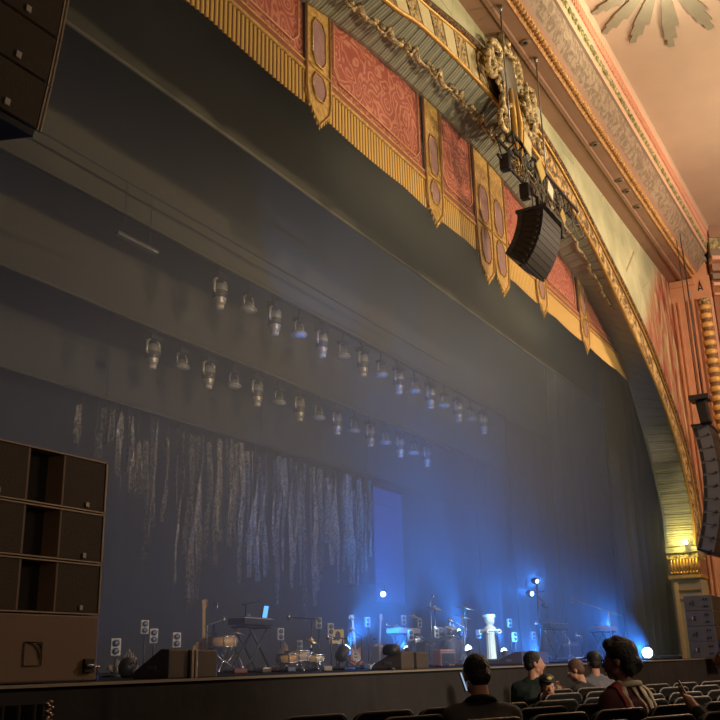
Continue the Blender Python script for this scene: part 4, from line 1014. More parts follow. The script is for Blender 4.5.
guitar(gx(378,10.6), 10.6, -0.35, 0.10, 1.06, SUNB, mat('silver_neck', (0.55,0.52,0.48), 0.3), 'sunburst guitar leaning on its stand left of the pale amplifier', kind='lp')
guitar(gx(204,8.8), 8.8, -1.0, 0.18, 0.95, mat('natural_wood', (0.5,0.28,0.10), 0.35), mat('gold_neck', (0.75,0.50,0.22), 0.4), 'golden-brown guitar on a stand left of the amber drum', kind='lp', guard=False)
guitar(gx(213,9.0), 9.0, -0.9, 0.12, 0.95, mat('navy_lacquer', (0.03,0.06,0.22), 0.3), mat('navy_neck', (0.06,0.07,0.16), 0.4), 'dark blue guitar on a stand directly beside the amber drum', kind='lp', guard=False)
# drums
DRAMB = mat('amber_drum', (0.72,0.45,0.22), 0.35, var=0.25, vscale=10); HEADM = mat('drum_head', (0.55, 0.53, 0.48), 0.5); KITB = mat('night_blue_drum', (0.07,0.08,0.14), 0.3); DORNG = mat('orange_drum', (0.70,0.17,0.06), 0.3)
def drum(parent, c, r, h, shell_m, rot=None, nm='drum', legs=0.0):
    e = bpy.data.objects.new(nm, None); COL.objects.link(e); e.parent = parent; e.location = c
    if rot: e.rotation_euler = rot
    m = MB(); m.lathe([(r,0),(r,h)], 28); m.build('shell', shell_m, e)
    m = MB(); m.lathe([(r*0.98,h),(r*0.9,h+0.004),(0.001,h+0.005)], 28); m.build('head', HEADM, e)
    m = MB()
    for z in (0.01, h-0.005): m.tube([((r+0.008)*math.cos(2*PI*k/24), (r+0.008)*math.sin(2*PI*k/24), z) for k in range(25)], 0.010, 6)
    m.build('hoop', CHROME, e)
    for k in range(8):
        m = MB(); a = 2*PI*k/8; m.tube([((r+0.014)*math.cos(a),(r+0.014)*math.sin(a),0.02),((r+0.014)*math.cos(a),(r+0.014)*math.sin(a),h-0.02)], 0.006, 5); m.build('lug', CHROME, e)
    return e
def cymbal(parent, x, y, H, r, tilt=0.2, mt=None, leg=True):
    m = MB(); R = Rx(tilt)@Ry(tilt*0.6); m.lathe([(r,-0.02),(r*0.5,0.005),(0.04,0.012),(0.035,0.03),(0.003,0.038)], 24, c=(x,y,H), rot=R); m.build('cymbal', mt or mat('bronze', (0.60,0.42,0.18), 0.3, 0.9), parent)
    m = MB(); m.tube([(x,y,H+0.05),(x,y,0.25)], 0.011, 6)
    for k in range(3): a = 2*PI*k/3+x; m.tube([(x,y,0.3),(x+0.2*math.cos(a),y+0.2*math.sin(a),0.01)], 0.011, 6)
    m.build('cymbal_stand', CHROME, parent)
t = thing('percussion_stand', 'amber drum raised on a chrome stand at the left of the stage', 'drum', (gx(223,8.5), 8.5, G))
drum(t, (-0.02,0,0.33), 0.19, 0.15, DRAMB)
m = MB()
for k in range(3):
    a = 2*PI*k/3+0.4; m.tube([(0.18*math.cos(a),0.18*math.sin(a),0.34),(0.03*math.cos(a),0.03*math.sin(a),0.18),(0.24*math.cos(a+PI),0.24*math.sin(a+PI),0.01)], 0.012, 6)
m.build('tripod', CHROME, t)
cymbal(t, 0.34, 0.05, 0.55, 0.14); 
m = MB(); m.tube([(-0.3,0.05,0.0),(-0.3,0.05,0.62),(-0.05,-0.02,0.70)], 0.010, 6); m.ell((-0.03,-0.02,0.70), (0.03,0.03,0.045)); m.build('microphone_arm', METAL, t)
t = thing('small_drum_set', 'low cluster of small chrome drums near the stage edge under the silver rags', 'drum kit', (gx(300,7.4), 7.4, G))
for (x, y, r, h, z, mt_) in ((-0.30,0,0.13,0.12,0.10,DRAMB),(0,0.05,0.16,0.14,0.12,mat('pale_drum', (0.5,0.42,0.34),0.4)),(0.32,-0.02,0.12,0.11,0.10,DRAMB)):
    drum(t, (x, y, z), r, h, mt_)
for x in (-0.3, 0, 0.32):
    m = MB()
    for k in range(3): a = 2*PI*k/3+x; m.tube([(x,0,0.12),(x+0.13*math.cos(a),0.13*math.sin(a),0.0)], 0.010, 6)
    m.build('leg', CHROME, t)
cymbal(t, 0.5, 0.15, 0.40, 0.13, 0.3)
def drumkit(px, Y, lab):
    t = thing('drum_kit', lab, 'drum kit', (gx(px, Y), Y, G), -0.2)
    m = MB(); m.bbox((0, 0.3, 0.02), (2.2, 1.7, 0.04), 0.01); m.build('riser', DARKM, t)
    drum(t, (-0.25, -0.28, 0.32), 0.24, 0.36, KITB, (-PI/2, 0, 0.0), 'bass_drum')
    drum(t, (-0.45, 0.0, 0.62), 0.14, 0.16, KITB, (0.25, 0.1, 0), 'tom_drum'); drum(t, (-0.05, 0.0, 0.64), 0.14, 0.15, KITB, (0.25, -0.1, 0), 'tom_drum')
    drum(t, (0.55, 0.35, 0.25), 0.17, 0.30, DORNG, None, 'floor_tom'); drum(t, (-0.75, 0.45, 0.48), 0.18, 0.13, mat('steel_drum', (0.6,0.6,0.62), 0.3, 0.7), None, 'snare_drum')
    for (x, y, H, r) in ((-1.0,0.25,1.02,0.22),(-0.7,-0.1,1.18,0.24),(0.5,-0.05,1.22,0.26),(0.95,0.35,1.05,0.24),(-1.15,0.6,0.82,0.18)): cymbal(t, x, y, H, r, 0.22)
    m = MB()
    for k in range(3): a = 2*PI*k/3; m.tube([(0.55+0.22*math.cos(a),0.35+0.22*math.sin(a),0.35),(0.55+0.24*math.cos(a),0.35+0.24*math.sin(a),0.04)], 0.01, 6)
    m.build('tom_leg', CHROME, t)
    m = MB()
    for (x, y, H) in ((0.15,-0.2,0.95),(-0.9,-0.15,1.3)): m.tube([(x,y,0.04),(x,y,H),(x+0.25,y+0.12,H+0.12)], 0.010, 6); m.ell((x+0.27,y+0.13,H+0.13), (0.03,0.03,0.05))
    m.build('microphone_boom', METAL, t)
    return t
drumkit(453, 9.2, 'full drum kit with dark shells and one orange drum on a low riser')
# keyboards
def keyboard_rig(px, Y, H, w_, lab, rz=-0.7, tiers=1, tablet=False, dark=BLACK, name='keyboard_stand'):
    t = thing(name, lab, 'keyboard', (gx(px, Y), Y, G), rz)
    for sy in (-1, 1):
        m = MB(); m.tube([(-w_*0.42, sy*0.12, 0.02), (w_*0.30, sy*0.12, H-0.04)], 0.018, 6); m.build('leg', DARKM, t)
        m = MB(); m.tube([(w_*0.42, sy*0.12, 0.02), (-w_*0.30, sy*0.12, H-0.04)], 0.018, 6); m.build('leg', DARKM, t)
    m = MB()
    for sx in (-1, 1): m.tube([(sx*w_*0.42,-0.22,0.02),(sx*w_*0.42,0.22,0.02)], 0.016, 6); m.tube([(sx*w_*0.30,-0.18,H-0.03),(sx*w_*0.30,0.18,H-0.03)], 0.016, 6)
    m.build('cross_bar', DARKM, t)
    for k in range(tiers):
        z = H+0.17*k
        m = MB(); m.bbox((0, 0, z+0.045), (w_, 0.28, 0.09), 0.01); kb = m.build('keyboard', dark, t)
        m = MB()
        nk = 24
        for j in range(nk): m.box((-w_*0.46+w_*0.92*(j+0.5)/nk, -0.06, z+0.094), (w_*0.92/nk*0.85, 0.13, 0.012))
        m.build('white_keys', HEADM, kb)
        m = MB()
        for j in range(nk):
            if j % 7 in (0,1,3,4,5): m.box((-w_*0.46+w_*0.92*(j+1)/nk, -0.03, z+0.105), (w_*0.012, 0.08, 0.012))
        m.build('black_keys', BLACK, kb)
    if tablet:
        m = MB(); m.bbox((w_*0.42, -0.02, H+0.20), (0.15, 0.015, 0.19), 0.005, rot=Rx(0.2)); tb = m.build('tablet', BLACK, t)
        m = MB(); m.box((w_*0.42, -0.032, H+0.20), (0.13, 0.006, 0.17), rot=Rx(0.2)); m.build('screen', E_TABLET, tb)
        m = MB(); m.tube([(w_*0.42,0,H),(w_*0.42,0,H+0.2)], 0.012, 6); m.build('tablet_arm', DARKM, tb)
        m = MB(); m.ell((-w_*0.1, 0, H+0.13), (0.03,0.03,0.025)); m.build('lamp_knob', E_DIM, t)
        m = MB(); m.tube([(0,0.1,H),(0,0.1,H+0.30),(0.0,0.0,H+0.33)], 0.012, 6); m.tube([(-0.22,0.02,H+0.29),(0.18,-0.02,H+0.35)], 0.016, 6); m.build('microphone_boom', BLACK, t)
    return t
keyboard_rig(251, 8.5, 0.64, 0.85, 'black keyboard case on crossed legs with a glowing blue tablet, at the left', rz=0.12, tiers=1, tablet=True)
t0 = keyboard_rig(405, 9.0, 0.62, 0.9, 'keyboard on a stand with a bright white edge, in the middle of the stage', rz=0.0, dark=mat('white_keyboard', (0.32,0.32,0.35), 0.4))
keyboard_rig(557, 7.2, 0.72, 1.1, 'high keyboard on crossed legs right of the tall spotlight mast', rz=-0.05)
keyboard_rig(606, 6.5, 0.66, 0.95, 'rightmost keyboard on a bright crossed stand below the boom microphone', rz=-0.15, dark=mat('white_keyboard', (0.32,0.32,0.35), 0.4))
# microphone stands
def mic_stand(px, Y, H, lab, boom=0.0, ang=0.3, rz=-0.9, mt_=None):
    t = thing('microphone_stand', lab, 'microphone stand', (gx(px, Y), Y, G), rz); mt_ = mt_ or DARKM
    m = MB(); m.tube([(0,0,0.12),(0,0,H)], 0.012, 6); m.build('pole', mt_, t)
    m = MB()
    for k in range(3): a = 2*PI*k/3; m.tube([(0,0,0.16),(0.24*math.cos(a),0.24*math.sin(a),0.01)], 0.011, 6)
    m.build('tripod', mt_, t)
    if boom:
        m = MB(); m.tube([(boom*0.35*math.cos(ang),0,H-boom*0.35*math.sin(ang)),(-boom*math.cos(ang),0,H+boom*math.sin(ang))], 0.012, 6); m.build('boom', mt_, t); c = (-boom*math.cos(ang)-0.03,0,H+boom*math.sin(ang)+0.01)
    else: c = (0,0,H+0.04)
    m = MB(); m.ell(c, (0.035,0.035,0.05)); m.tube([c, (c[0]+0.12, 0, c[2]-0.05)], 0.014, 6); m.build('microphone', CHROME, t)
    return t
CHS = mat('bright_stand', (0.5,0.5,0.54), 0.3, 0.8)
mic_stand(614, 6.3, 1.06, 'long boom microphone stand rising over the rightmost keyboard', 0.85, 0.32, rz=-0.9, mt_=CHS)
mic_stand(312, 8.8, 0.80, 'microphone stand with a crossbar behind the small drum set', 0.35, 0.05)
mic_stand(396, 9.6, 0.75, 'thin microphone stand left of the central keyboard', 0.15, 0.4)
mic_stand(350, 10.4, 0.95, 'thin upright microphone stand just left of the orange-red guitar')
mic_stand(343, 8.0, 0.46, 'short microphone stand at the blazing blue floor light', 0.2, 0.1)
mic_stand(430, 8.8, 0.45, 'short microphone stand left of the orange drums', 0.25, 0.5)
mic_stand(466, 8.2, 0.72, 'microphone stand right of the drum kit cymbals', 0.3, 0.5, mt_=CHS)
mic_stand(362, 9.0, 0.55, 'short thin stand between the two guitars', 0.2, 0.6)
mic_stand(500, 8.0, 0.62, 'thin microphone stand right beside the white column', 0.15, 0.3)
mic_stand(548, 7.6, 0.75, 'microphone stand with slanting legs left of the high keyboard', 0.2, 0.5, mt_=CHS)
mic_stand(571, 7.4, 0.50, 'microphone stand with slanting legs right of the high keyboard', 0.25, 0.9, mt_=CHS)
mic_stand(584, 7.2, 0.55, 'lone short microphone stand between the high keyboard and the rightmost keyboard', 0.1, 0.4)
# amps, picture, boxes
amp_box(gx(387,10), 10, 0.55, 0.3, 0.42, 'pale amplifier with two round dials right of the sunburst guitar', mat('pale_tolex', (0.55,0.48,0.42), 0.6, var=0.2), rz=-0.5)
amp_box(gx(444,8.2), 8.2, 0.34, 0.28, 0.30, 'small orange amplifier left of the drum kit', mat('orange_tolex', (0.66,0.20,0.08), 0.6), rz=-0.5)
amp_box(gx(568,8.6), 8.6, 0.6, 0.35, 0.5, 'dark amplifier behind the slanting stands on the right', BLACK, rz=-0.5)
amp_box(gx(431,10.4), 10.4, 0.6, 0.35, 0.55, 'tall black amplifier behind the lamp box left of the drums', BLACK, rz=-0.4)
t = thing('picture_panel', 'yellow picture panel with a dark blot on a stand at a lamp box', 'picture', (gx(337,8.9), 8.9, G), -0.6)
m = MB(); m.bbox((0,0,0.53), (0.27,0.02,0.23), 0.006); m.build('panel', mat('yellow_paper', (0.78,0.58,0.20), 0.6), t)
m = MB(); m.ell((0.02,-0.012,0.54), (0.05,0.006,0.08)); m.build('blot', mat('dark_ink', (0.06,0.04,0.05), 0.6), t)
m = MB(); m.tube([(0,0.02,0.0),(0,0.02,0.45)], 0.012, 6); m.lathe([(0.12,0),(0.02,0.02)], 10); m.build('stand', DARKM, t)
rnd = random.Random(9)
PB = None
places = [(264,7.2),(272,7.8),(327,7.0),(366,7.4),(372,7.0),(380,7.6),(436,7.0),(446,6.8),(290,7.0),(240,7.2),(586,6.6),(572,6.6)]
names_ = ['right of the left keyboard','in front of the pale plumes','white one by the small drums','below the orange-red guitar','between the guitars, nearer the edge','below the sunburst guitar','left of the drum riser','before the drum riser','left of the small drum set','under the left keyboard','between the two right keyboards','at the foot of the high keyboard']
for (px, Y), nm in zip(places, names_):
    t = thing('effects_pedal', 'small effects pedal lying on the stage floor, '+nm, 'pedal', (gx(px, Y), Y, G), rnd.uniform(-1, 1), 'pedals on the stage floor')
    mt_ = rnd.choice([mat('pedal_white', (0.5,0.48,0.44), 0.4), mat('pedal_red', (0.16,0.04,0.04), 0.4), METAL, mat('pedal_blue', (0.06,0.08,0.16), 0.4)])
    m = MB(); m.bbox((0,0,0.03), (0.16,0.11,0.06), 0.012); m.build('housing', mt_, t)
    m = MB(); m.lathe([(0.012,0.06),(0.012,0.075)], 8, c=(0,-0.02,0)); m.build('switch', CHROME, t)
    m = MB(); m.lathe([(0.01,0.06),(0.008,0.08)], 8, c=(0.04,0.03,0)); m.build('knob', CHROME, t)
for i, (px, Y, w_, lab) in enumerate(((507, 7.0, 0.8, 'low flat riser between the white column and the right wedges'), (572, 6.9, 0.9, 'low flat riser below the slanting stands'), (672, 6.1, 0.5, 'low dark case beside the right side curtain'))):
    t = thing('flat_riser', lab, 'riser', (gx(px, Y), Y, G))
    m = MB(); m.bbox((0,0,0.09), (w_,0.5,0.03), 0.005); m.build('deck', METAL, t)
    for sx in (-1, 1): 
        m = MB(); m.box((sx*w_*0.44,0,0.04), (0.04,0.45,0.08)); m.build('foot', DARKM, t)
# white statue column with a bust
t = thing('white_column_bust', 'glowing white fluted column topped by a draped bust, centre stage', 'statue', (gx(492,7.6), 7.6, G), -0.4)
WHT = mat('white_plaster', (0.92, 0.95, 0.93), 0.6, emit=None)
m = MB(); m.lathe([(0.17,0),(0.175,0.03),(0.15,0.05),(0.115,0.08),(0.10,0.12),(0.092,0.35),(0.085,0.58),(0.095,0.60)], 40, flute=0.16, nf=12); m.build('shaft', WHT, t)
m = MB(); m.bbox((0,0,0.015), (0.36,0.32,0.03), 0.006); m.bbox((0.14,0,0.04), (0.2,0.2,0.04), 0.01); m.build('plinth', WHT, t)
m = MB(); m.bbox((0,0,0.645), (0.34,0.24,0.04), 0.01)
for sx in (-1, 1):
    m.tube([(sx*0.14+0.05*math.cos(a*0.6), -0.12, 0.61+0.05*math.sin(a*0.6)*(1-a*0.07)) for a in range(12)], 0.016, 6)
    m.tube([(sx*0.14+0.05*math.cos(a*0.6), 0.12, 0.61+0.05*math.sin(a*0.6)*(1-a*0.07)) for a in range(12)], 0.016, 6)
m.build('capital', WHT, t)
m = MB(); m.lathe([(0.13,0.66),(0.11,0.70),(0.055,0.74),(0.05,0.78)], 20); m.ell((0,0,0.84), (0.095,0.11,0.11)); m.ell((0,-0.06,0.80), (0.05,0.06,0.055)); m.ell((0,-0.105,0.82), (0.014,0.02,0.025)); m.bbox((0,0.01,0.915), (0.19,0.2,0.07), 0.03)
m.build('bust', WHT, t)
# tall mast with spotlights
t = thing('spotlight_mast', 'tall mast carrying two small spotlights right of centre stage', 'light stand', (gx(543,7.4), 7.4, G), -0.5)
m = MB(); m.tube([(0,0,0),(0,0,1.75)], 0.022, 8)
for k in range(3): a = 2*PI*k/3; m.tube([(0,0,0.25),(0.28*math.cos(a),0.28*math.sin(a),0.01)], 0.016, 6)
m.build('mast', DARKM, t)
for (dx, z, s_, e_) in ((-0.05,1.72,0.07,E_BLUE),(-0.22,1.45,0.08,E_BLUE),(0.17,1.2,0.06,E_DIM)):
    m = MB(); m.lathe([(s_*0.6,-0.08),(s_,-0.02),(s_,0.08)], 14, c=(dx,0,z), rot=Rx(PI/2+0.2)); h = m.build('spotlight_can', DARKM, t)
    m = MB(); m.lathe([(s_*0.9,0.075),(s_*0.3,0.085)], 14, c=(dx,0,z), rot=Rx(PI/2+0.2)); m.build('lens', e_, h)
m = MB(); m.tube([(-0.24,0,1.45),(0.2,0,1.5)], 0.014, 6); m.tube([(0.17,0,1.25),(0.0,0,1.4)], 0.012, 6); m.build('arm', DARKM, t)
lamp('stage_light', 'SPOT', (t.location.x+0.1, 7.4, G+1.75), (27.5, 12.5, 3.2), 1900, BLUE, 0.05, 70, 0.6)
lamp('stage_light', 'SPOT', (t.location.x-0.25, 7.4, G+1.45), (17.5, 11.5, 3.0), 900, BLUE, 0.05, 60, 0.6)

# blue floor lights: fixture things, each with its own lamp
def floor_light(px, py, Y, target, lab, power, ang=34, r=0.10, z=None, lensm=None, hanging=False):
    P = at(px, py, Y)
    d = (Vector(target)-P).normalized(); q = d.to_track_quat('Z', 'Y').to_matrix()
    t = thing('floor_spotlight' if not hanging else 'hanging_spotlight', lab, 'stage light', (P.x, Y, G if not hanging else P.z))
    zc_ = P.z-(G if not hanging else P.z)
    m = MB()
    m.lathe([(r*0.5,-0.16),(r*0.95,-0.12),(r*1.1,0.0),(r*1.1,0.06)], 18, c=(0,0,zc_), rot=q); h = m.build('head', BLACK, t)
    m = MB(); m.lathe([(r*1.02,0.045),(r*0.95,0.09),(r*0.6,0.13),(0.01,0.145)], 18, c=(0,0,zc_), rot=q); m.build('lens', lensm or E_BLUEW, h)
    m = MB()
    if not hanging: m.bbox((0,0,0.02), (0.26,0.2,0.035), 0.008)
    if hanging: m.tube([(0,0,0),(0,0,0.3)], 0.01, 6); m.tube([(-0.11,0,0.25),(0.11,0,0.25)], 0.012, 6); m.tube([(0,0,0.3),(0,1.36,0.3)], 0.012, 6)
    for sx in (-1, 1): m.tube([(sx*0.11,0,0.02 if not hanging else zc_+0.25),(sx*(r*1.15),0,zc_)], 0.012, 6)
    m.build('yoke', DARKM, t)
    if power:
        lamp('stage_light', 'SPOT', P+d*0.20, target, power, BLUE, 0.05, ang, 0.5)
    return t
floor_light(343, 653, 6.9, at(445, 505, 8.6), 'blazing blue-white floor light beside the orange-red guitar', 4200, 28, 0.085)
floor_light(470, 653, 7.4, at(415, 500, 8.4), 'small slanting blue-white floor light left of the white column', 2500, 30, 0.06)
floor_light(505, 655, 7.0, at(470, 520, 8.4), 'small slanting blue-white floor light right of the white column', 2900, 30, 0.06)
floor_light(542, 656, 6.8, (25.5, 12.5, 4.4), 'little blue floor light at the foot of the spotlight mast', 2500, 50, 0.05)
floor_light(648, 653, 5.75, at(520, 596, 5.2), 'round glaring white-blue floor light at the right end of the stage', 3600, 28, 0.11)
floor_light(408, 651, 7.6, (22, 14, 5.0), 'blue-white floor light glowing behind the middle wedges', 2600, 40, 0.05)
floor_light(383, 594, 13.2, at(400, 640, 9.0), 'blue spotlight shining out from the lower left of the tall screen', 420, 30, 0.07, hanging=True)
floor_light(460, 633, 9.6, (26.0, 13.5, 5.6), 'small blue-white spotlight glinting above the drum kit', 1900, 50, 0.045)
floor_light(611, 630, 6.4, (27.5, 9.0, 4.6), 'pair-like blue-white light on top of the rightmost keyboard', 1500, 60, 0.05)
# ------------------------------------------------------------------ folding chairs of the front section
E_ = Vector((0.927, -0.375, 0)); NN = Vector((0.375, 0.927, 0)); RZ = math.atan2(E_.y, E_.x)
CHB = mat('chair_vinyl', (0.010, 0.009, 0.008), 0.55, spec=0.25); CHR = mat('chair_edge_glint', (0.20, 0.17, 0.14), 0.4, 0.3)
def make_chair(lab):
    t = thing('padded_chair', lab, 'chair', (0,0,0), 0, 'black padded chairs of the front section')
    w_, r = 0.50, 0.07
    out = [(-w_/2, 0.46), (-w_/2, 0.82)] + [(-w_/2+r-r*math.cos(a), 0.82+r*math.sin(a)) for a in (0.4, 0.8, 1.2, PI/2)] + [(w_/2-r+r*math.sin(a), 0.82+r*math.cos(a)) for a in (0.0, 0.4, 0.8, 1.2)] + [(w_/2, 0.82), (w_/2, 0.46)]
    def lean(z): return -0.10*(z-0.45)/0.45
    m = MB(); m.prism([(a, lean(b), b) for a, b in out], (0, 0.045, 0)); m.build('backrest', CHB, t, bevel=0.012)
    m = MB(); m.tube([(a*1.005, lean(b)-0.004, b+0.004) for a, b in out[1:-1]], 0.008, 6); m.build('rim', CHR, t)  # pale tube stands for the reflection along the top edge of the back
    m = MB(); m.bbox((0, 0.24, 0.44), (0.46, 0.44, 0.06), 0.02); m.build('seat', CHB, t)
    for sx in (-1, 1):
        for (p, q) in (((sx*0.22, 0.03, 0.46), (sx*0.24, -0.08, 0.0)), ((sx*0.22, 0.40, 0.42), (sx*0.24, 0.48, 0.0))):
            m = MB(); m.tube([p, q], 0.013, 6); m.build('leg', DARKM, t)
    return t
ch0 = None
ROWS = [(2.62, 3.2, 8), (3.34, 3.3, 12), (4.02, 3.35, 15), (4.62, 3.75, 15), (5.27, 3.62, 14), (6.2, 6.9, 11), (7.05, 7.9, 10)]
rown = ['nearest row', 'second row', 'third row', 'fourth row', 'fifth row', 'sixth row', 'seventh row, by the stage']
for ri, (d, s0, n) in enumerate(ROWS):
    for k in range(n):
        s = s0+0.56*k+(0.12 if ri % 2 else 0)
        P = E_*s+NN*d
        if P.y > 4.3: continue
        lab = f'black padded chair in the {rown[ri]}, {ordn(k, n)}'
        if ch0 is None: ch0 = make_chair(lab); ch0.location = P; ch0.rotation_euler = (0,0,RZ)
        else: dup(ch0, P, RZ, lab)
for o in list(COL.objects):
    pass

# ------------------------------------------------------------------ people
def capsule(m, a, b, r0, r1, n=12):
    a, b = Vector(a), Vector(b); d = b-a; L_ = max(1e-4, d.length); q = d.to_track_quat('Z', 'Y').to_matrix()
    prof = [(r0*math.sin(t_), -r0*math.cos(t_)) for t_ in (0.02, 0.5, 1.0, PI/2)]+[(r1*math.sin(t_), L_-r1*math.cos(t_)) for t_ in (PI/2, 2.1, 2.7, PI-0.02)]
    m.lathe(prof, n, c=a, rot=q)
def remesh(o, vox, smooth=3):
    md = o.modifiers.new('r', 'REMESH'); md.mode = 'VOXEL'; md.voxel_size = vox; md.use_smooth_shade = True
    if smooth:
        ms = o.modifiers.new('s', 'SMOOTH'); ms.iterations = smooth; ms.factor = 0.5
    dg = bpy.context.evaluated_depsgraph_get(); me = bpy.data.meshes.new_from_object(o.evaluated_get(dg))
    mats = list(o.data.materials); o.modifiers.clear(); o.data = me
    if not me.materials:
        for x in mats: me.materials.append(x)
    return o
def person(lab, loc, rz, skin, shirt, hair_m, hair='short', head_yaw=0.0, head_pitch=0.0, lean=0.0, hands='lap', cap=None, glasses=False, collar=None, stripes=None, scale=1.0, shirt2=None):
    t = thing('person', lab, 'person', loc, rz); t.scale = (scale,)*3
    SH = 0.56                     # hip to shoulder
    hip = Vector((0, 0.02, 0.50)); R = Rx(-lean)
    ch = hip+R@Vector((0, 0, 0.31)); nk = hip+R@Vector((0, 0.0, 0.50)); hb = nk+R@Vector((0, 0.015, 0.07))
    HR = Rz(head_yaw)@Rx(-head_pitch-lean*0.4); hc = hb+HR@Vector((0, 0.02, 0.10))
    def H(p): return hc+HR@Vector(p)
    m = MB()
    capsule(m, hip+Vector((-0.07,0,0)), hip+Vector((0.07,0,0)), 0.13, 0.13); capsule(m, hip, ch, 0.13, 0.15); capsule(m, ch+R@Vector((-0.09,0,0.04)), ch+R@Vector((0.09,0,0.04)), 0.115, 0.115)
    capsule(m, nk+R@Vector((-0.13,0,-0.05)), nk+R@Vector((0.13,0,-0.05)), 0.06, 0.06); capsule(m, nk-R@Vector((0,0,0.03)), hb+HR@Vector((0,0,0.03)), 0.062, 0.056)
    # head: cranium, face, jaw, nose, brow, lips, ears
    m.ell(H((0,-0.012,0.035)), (0.076,0.094,0.088), rot=HR, n=20, k=14); m.ell(H((0,0.030,-0.02)), (0.062,0.066,0.080), rot=HR, n=18, k=12)
    capsule(m, H((0,0.055,-0.085)), H((0,0.045,-0.075)), 0.030, 0.036); capsule(m, H((-0.035,0.02,-0.065)), H((0.035,0.02,-0.065)), 0.032, 0.032)
    capsule(m, H((0,0.088,0.012)), H((0,0.108,-0.022)), 0.009, 0.015); capsule(m, H((-0.032,0.078,0.026)), H((0.032,0.078,0.026)), 0.013, 0.013)
    capsule(m, H((-0.018,0.086,-0.052)), H((0.018,0.086,-0.052)), 0.011, 0.011)
    for sx in (-1, 1): m.ell(H((sx*0.079,-0.008,-0.002)), (0.010,0.020,0.032), rot=HR, n=10, k=8)
    # legs
    for sx in (-1, 1):
        kn = Vector((sx*0.12, 0.46, 0.50)); an = Vector((sx*0.13, 0.44, 0.09))
        capsule(m, hip+Vector((sx*0.09,0.02,-0.01)), kn, 0.085, 0.062); capsule(m, kn, an, 0.060, 0.040); capsule(m, an+Vector((0,-0.02,-0.04)), an+Vector((0,0.17,-0.055)), 0.040, 0.032)
    arms = []
    for sx in (-1, 1):
        sh = nk+R@Vector((sx*0.185, 0.0, -0.07))
        if hands == 'phone': el = sh+Vector((sx*0.04, 0.08, -0.27)); wr = Vector((sx*0.05, 0.36, 0.92)); 
        elif hands == 'raised': el = sh+Vector((sx*0.05, 0.12, -0.25)); wr = Vector((sx*0.05, 0.31, 0.90))
        else: el = sh+Vector((sx*0.05, 0.04, -0.28)); wr = Vector((sx*0.09, 0.28, 0.63))
        arms.append((sh, el, wr)); capsule(m, sh, el, 0.050, 0.040); capsule(m, el, wr, 0.040, 0.026)
        d = (wr-el).normalized(); side = Vector((-sx,0,0)); side = (side-d*side.dot(d)).normalized(); up = d.cross(side)
        pm = wr+d*0.05; capsule(m, wr, pm, 0.026, 0.030); capsule(m, pm+side*0.022, pm-side*0.022, 0.018, 0.018)
        for f_, (off, ln) in enumerate(((0.030,0.066),(0.010,0.074),(-0.011,0.070),(-0.031,0.056))):
            b0 = pm+side*off+d*0.02; b1 = b0+d*ln*0.45-up*0.004*sx; b2 = b1+d*ln*0.25+Vector((0,0,0.6*ln*0.5)); b3 = b2+side*0.4*ln*0.4+Vector((0,0,0.3*ln))
            capsule(m, b0, b1, 0.0095, 0.009, 8); capsule(m, b1, b2, 0.009, 0.0085, 8); capsule(m, b2, b3, 0.0085, 0.007, 8)
        tb = wr+d*0.02+side*0.025; capsule(m, tb, tb+side*0.025+d*0.03+Vector((0,0,0.01)), 0.012, 0.010, 8); capsule(m, tb+side*0.025+d*0.03+Vector((0,0,0.01)), tb+side*0.028+d*0.055+Vector((0,0,0.02)), 0.010, 0.008, 8)
    b = remesh(m.build('body', skin, t), 0.0095, 2)
    # clothes
    m = MB()
    capsule(m, hip+Vector((-0.08,-0.0,0)), hip+Vector((0.08,-0.0,0)), 0.148, 0.148); capsule(m, hip, ch, 0.148, 0.168); capsule(m, ch+R@Vector((-0.10,0,0.04)), ch+R@Vector((0.10,0,0.04)), 0.130, 0.130)
    capsule(m, nk+R@Vector((-0.145,0,-0.06)), nk+R@Vector((0.145,0,-0.06)), 0.072, 0.072); capsule(m, nk+R@Vector((-0.06,0,-0.02)), nk+R@Vector((0.06,0,-0.02)), 0.065, 0.065)
    for (sh, el, wr) in arms:
        capsule(m, sh, el, 0.068, 0.054); capsule(m, el, el.lerp(wr, 0.86), 0.054, 0.040)
    sh_ = remesh(m.build('shirt', shirt, t), 0.013, 3)
    m = MB()
    for sx in (-1, 1):
        kn = Vector((sx*0.12, 0.46, 0.50)); an = Vector((sx*0.13, 0.44, 0.13))
        capsule(m, hip+Vector((sx*0.09,0.02,-0.01)), kn, 0.102, 0.076); capsule(m, kn, an, 0.074, 0.056)
    remesh(m.build('trousers', mat('dark_trousers', (0.03,0.03,0.04), 0.8), t), 0.014, 3)
    for sx in (-1, 1):
        m = MB(); an = Vector((sx*0.13, 0.44, 0.045)); capsule(m, an+Vector((0,-0.03,0)), an+Vector((0,0.18,-0.005)), 0.045, 0.038); m.build('shoe', BLACK, t)
    # hair
    m = MB()
    if hair == 'short':
        m.ell(H((0,-0.024,0.050)), (0.086,0.098,0.090), rot=HR, n=20, k=12); m.ell(H((0,-0.050,0.0)), (0.078,0.066,0.075), rot=HR); 
        for sx in (-1, 1): capsule(m, H((sx*0.070,-0.01,0.04)), H((sx*0.072,0.022,0.015)), 0.016, 0.010)
    elif hair == 'pomp':
        m.ell(H((0,-0.030,0.060)), (0.094,0.112,0.094), rot=HR, n=20, k=12); m.ell(H((0,-0.075,0.00)), (0.088,0.075,0.105), rot=HR); capsule(m, H((-0.03,0.05,0.115)), H((0.03,0.05,0.115)), 0.045, 0.045); capsule(m, H((0,0,0.13)), H((0,-0.08,0.10)), 0.05, 0.05)
        for k in range(12): a = k*2.4; m.ell(H((0.07*math.cos(a),-0.09+0.05*math.sin(a),-0.06+0.02*(k%4))), (0.03,0.03,0.03), n=8, k=6)
    else:   # long
